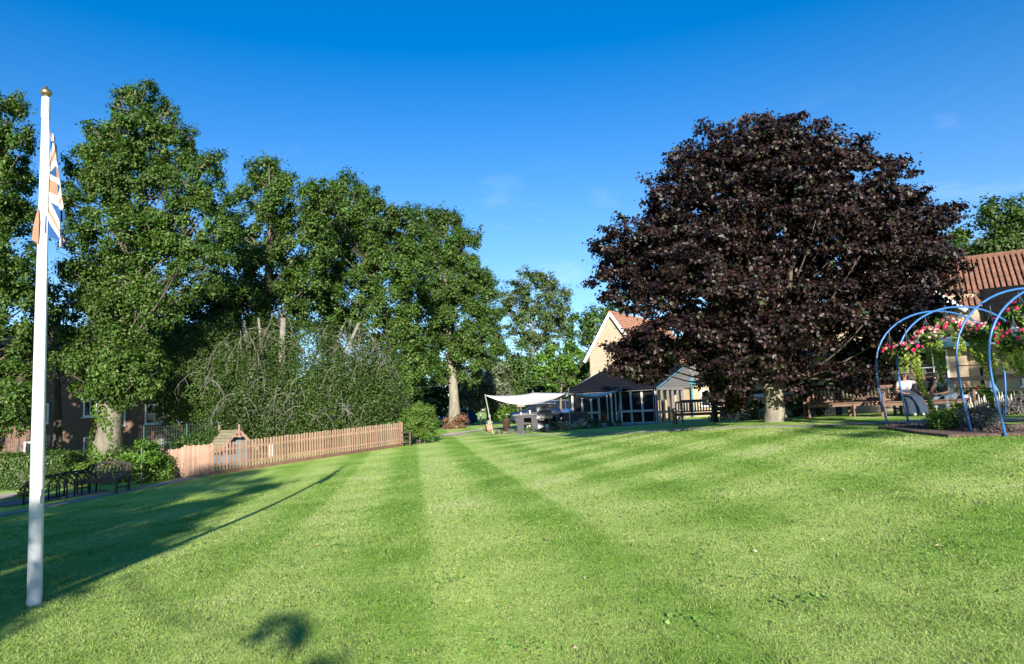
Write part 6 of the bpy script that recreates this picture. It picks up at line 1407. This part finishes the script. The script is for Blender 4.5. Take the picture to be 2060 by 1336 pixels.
def seated(label, bx, rzx, spine, head, arms, knees, group='people seated on the bench'):
    loc = PB + Vector((math.cos(PBZ), math.sin(PBZ), 0)) * bx
    t = thing('person', tuple(loc), label, 'person', group, PBZ + rzx)
    V = [spine[0]] + spine[1:] + [head[0], head[1], head[2]]; Rr = [(.125, .10), (.115, .09), (.115, .08), (.06, .06), (.052, .052), (.082, .095), (.07, .082)]
    E = [(i, i + 1) for i in range(len(V) - 1)]
    ch = len(spine) - 2                                   # chest vertex
    for sh, el, wr in arms:
        k = len(V); V += [sh, el, wr]; Rr += [.055, .042, .028]; E += [(ch, k), (k, k + 1), (k + 1, k + 2)]
    for hp, kn, an, to in knees:
        k = len(V); V += [hp, kn, an, to]; Rr += [.095, .062, .04, .036]; E += [(0, k), (k, k + 1), (k + 1, k + 2), (k + 2, k + 3)]
    skin('body', V, E, Rr, m_skin, t); return t
# woman with the hat
arms = [((-.17, -.0, .98), (-.27, -.06, .74), (-.10, -.30, .64)), ((.17, -.0, .98), (.36, -.16, .94), (.20, -.17, 1.20))]
kn = [((-.1, -.04, .50), (-.12, -.45, .50), (-.12, -.50, .12), (-.12, -.62, .06)), ((.1, -.04, .50), (.12, -.45, .50), (.12, -.50, .12), (.12, -.62, .06))]
sp_w = [(0, 0, .50), (0, -.0, .68), (0, .02, .90), (0, .0, 1.05)]
w_ = seated('person in a cream hat and long dark denim dress holding the hat brim', -.46, rad(12), sp_w, [(0, -.02, 1.10), (0, -.04, 1.18), (0, -.04, 1.25)], arms, kn)
head_parts(w_, (0, -.045, 1.2), (-.1, -1, .05), m_grh); hand(w_, (-.10, -.30, .64), (.05, -.36, .62)); hand(w_, (.20, -.17, 1.20), (.14, -.16, 1.30), .3)
mb = MB(); mb.lathe((0, -.03, 1.27), [(.17, -.035), (.165, -.02), (.105, .0), (.10, .06), (.085, .105), (.05, .12), (.01, .122)], 18); obj('hat', mb, m_hat, w_, True, True)
skin('blouse', [(0, 0, .66), (0, .02, .88), (0, .01, 1.0), (-.17, 0, .98), (-.23, -.04, .84), (.17, 0, .98), (.28, -.10, .96)], [(0, 1), (1, 2), (1, 3), (3, 4), (1, 5), (5, 6)], [(.155, .125), (.16, .118), (.085, .075), .072, .062, .072, .062], m_wsh, w_)
skin('vest', [(0, 0, .60), (0, .015, .80), (0, .02, .92)], [(0, 1), (1, 2)], [(.165, .14), (.165, .132), (.12, .118)], m_gtop, w_)
def drape(name, pts, mats_, parent, seed=1):
    """Loft of wavy oval rings: (centre, rx, ry)."""
    mb = MB(); n = 28; vs_ = []; rng = np.random.RandomState(seed)
    for j, (c, rx, ry) in enumerate(pts):
        d = (Vector(pts[min(j + 1, len(pts) - 1)][0]) - Vector(pts[max(j - 1, 0)][0])).normalized(); x = Vector((1, 0, 0)); y = d.cross(x).normalized()
        for k in range(n):
            a = 2 * math.pi * k / n; f = 1 + .06 * math.sin(a * 7 + j * .5) * min(1, j / 3); vs_.append(Vector(c) + x * rx * f * math.cos(a) + y * ry * f * math.sin(a))
    mb.add(vs_, [(j * n + k, j * n + (k + 1) % n, (j + 1) * n + (k + 1) % n, (j + 1) * n + k) for j in range(len(pts) - 1) for k in range(n)] + [tuple(range(n))])
    obj(name, mb, mats_, parent, True, True)
drape('dress', [((0, .0, .66), .17, .14), ((0, -.06, .60), .21, .16), ((0, -.22, .54), .23, .13), ((0, -.38, .52), .25, .12), ((0, -.49, .47), .26, .13), ((0.02, -.53, .36), .27, .14), ((.03, -.54, .22), .29, .17), ((.05, -.54, .08), .31, .2)], m_denim, w_)
mb = MB(); mb.ball((-.10, -.68, .06), (.045, .10, .045), 10); mb.ball((.12, -.68, .06), (.045, .10, .045), 10); obj('shoes', mb, m_wsh, w_, True, True)
# man leaning forward
arms = [((-.18, -.30, .90), (-.22, -.52, .66), (-.08, -.50, .92)), ((.17, -.28, .90), (.22, -.46, .64), (-.02, -.60, .60))]
kn = [((-.1, -.06, .50), (-.17, -.48, .52), (-.15, -.50, .13), (-.16, -.64, .06)), ((.1, -.06, .50), (.15, -.46, .51), (.10, -.36, .13), (.10, -.50, .06))]
m2 = seated('grey haired person in teal shirt and pale jeans leaning forward, hand at chin', .62, rad(-38), [(0, 0, .52), (0, -.10, .70), (0, -.27, .88), (0, -.38, 1.0)], [(0, -.43, 1.04), (0, -.48, 1.11), (0, -.48, 1.18)], arms, kn)
head_parts(m2, (0, -.485, 1.125), (.35, -1, -.12), m_grh); hand(m2, (-.08, -.50, .92), (-.03, -.53, 1.02)); hand(m2, (-.02, -.60, .60), (-.12, -.64, .60))
skin('shirt', [(0, .02, .52), (0, -.08, .70), (0, -.25, .88), (0, -.34, .97), (-.18, -.29, .91), (-.21, -.42, .77), (.17, -.27, .91), (.20, -.38, .76)], [(0, 1), (1, 2), (2, 3), (2, 4), (4, 5), (2, 6), (6, 7)], [(.20, .17), (.20, .165), (.20, .15), (.10, .09), .095, .085, .095, .085], m_shirt, m2)
skin('trousers', [(0, .0, .50), (-.1, -.06, .50), (-.17, -.48, .52), (-.15, -.50, .16), (.1, -.06, .50), (.15, -.46, .51), (.10, -.36, .16)], [(0, 1), (1, 2), (2, 3), (0, 4), (4, 5), (5, 6)], [(.16, .12), .11, .085, .07, .11, .085, .07], m_jean, m2)
mb = MB(); mb.ball((-.16, -.58, .05), (.05, .14, .055), 10); mb.ball((.10, -.44, .05), (.05, .14, .055), 10); obj('shoes', mb, m_dk, m2, True, True)
# third person in black between them
arms = [((-.17, 0, .98), (-.24, -.12, .74), (-.06, -.3, .62)), ((.17, 0, .98), (.24, -.12, .74), (.06, -.3, .62))]
kn = [((-.1, -.04, .50), (-.12, -.45, .50), (-.11, -.46, .12), (-.11, -.6, .06)), ((.1, -.04, .50), (.12, -.45, .50), (.11, -.46, .12), (.11, -.6, .06))]
p3 = seated('grey haired person in black clothes half hidden between the two others', .02, rad(-10), [(0, 0, .52), (0, -.02, .70), (0, -.02, .92), (0, -.03, 1.06)], [(0, -.05, 1.11), (0, -.07, 1.19), (0, -.07, 1.26)], arms, kn)
head_parts(p3, (0, -.075, 1.21), (-.3, -1, -.05), m_grh); hand(p3, (-.06, -.3, .62), (.05, -.35, .6)); hand(p3, (.06, -.3, .62), (-.05, -.36, .6))
skin('jacket', [(0, 0, .54), (0, -.02, .72), (0, -.01, .92), (0, -.02, 1.03), (-.17, 0, .98), (-.24, -.12, .75), (-.09, -.27, .64), (.17, 0, .98), (.24, -.12, .75), (.09, -.27, .64)], [(0, 1), (1, 2), (2, 3), (2, 4), (4, 5), (5, 6), (2, 7), (7, 8), (8, 9)], [(.18, .15), (.17, .14), (.17, .125), (.075, .07), .075, .06, .05, .075, .06, .05], m_dk, p3)
skin('trousers', [(0, .0, .50), (-.1, -.04, .50), (-.12, -.45, .51), (-.11, -.46, .14), (.1, -.04, .50), (.12, -.45, .51), (.11, -.46, .14)], [(0, 1), (1, 2), (2, 3), (0, 4), (4, 5), (5, 6)], [(.15, .12), .105, .08, .065, .105, .08, .065], m_dk, p3)
mb = MB(); mb.ball((-.11, -.55, .05), (.05, .13, .055), 10); mb.ball((.11, -.55, .05), (.05, .13, .055), 10); obj('shoes', mb, m_dk, p3, True, True)
q = PB + Vector((math.cos(PBZ), math.sin(PBZ), 0)) * .98; mb = MB(); mb.box(q + Vector((-.02, -.22, .50)), (.30, .32, .09), Matrix.Rotation(PBZ, 3, 'Z')); mb.tube([q + Vector((.05, -.3, .56)), q + Vector((.16, -.28, .585)), q + Vector((.2, -.2, .56))], [.03, .04, .02], 8)
tag(obj('folded_cloth', mb, m_wsh), 'folded pale blue white cloth on the bench beside the person in the teal shirt', 'cloth')
# loose bark and stones on the bed
def chips():
    rng = np.random.RandomState(77); mb = MB()
    path = [Vector(gp(*q) + (0,)) for q in ((1805, 861.5, 15.3), (1880, 863, 14.2), (1960, 868, 12.9), (2070, 872, 12.4))]
    for i in range(700):
        k = rng.randint(3); t = rng.rand(); p = path[k].lerp(path[k + 1], t); w = .35 + .45 * min(1, (k + t) / 1.5)
        x, y = p.x + rng.uniform(-.25, .25), p.y + rng.uniform(-w, w); s = rng.uniform(.015, .04) * (1.6 if rng.rand() < .1 else 1)
        z = float(gz(np.array([x]), np.array([y]))[0]) + .05 + s * .3
        d = [Vector(rng.normal(size=3) * s * .25) for _ in range(6)]; o = Vector((x, y, z))
        v = [o + d[0] + Vector((s, 0, 0)), o + d[1] - Vector((s, 0, 0)), o + d[2] + Vector((0, s, 0)), o + d[3] - Vector((0, s, 0)), o + d[4] + Vector((0, 0, s * .6)), o + d[5] - Vector((0, 0, s * .6))]
        mb.add(v, [(0, 2, 4), (2, 1, 4), (1, 3, 4), (3, 0, 4), (2, 0, 5), (1, 2, 5), (3, 1, 5), (0, 3, 5)])
    tag(obj('bark_chips', mb, mat('bark_chip', (.05, .034, .027), .95, .5, 9, col2=(.15, .11, .09))), kind='stuff')
chips()
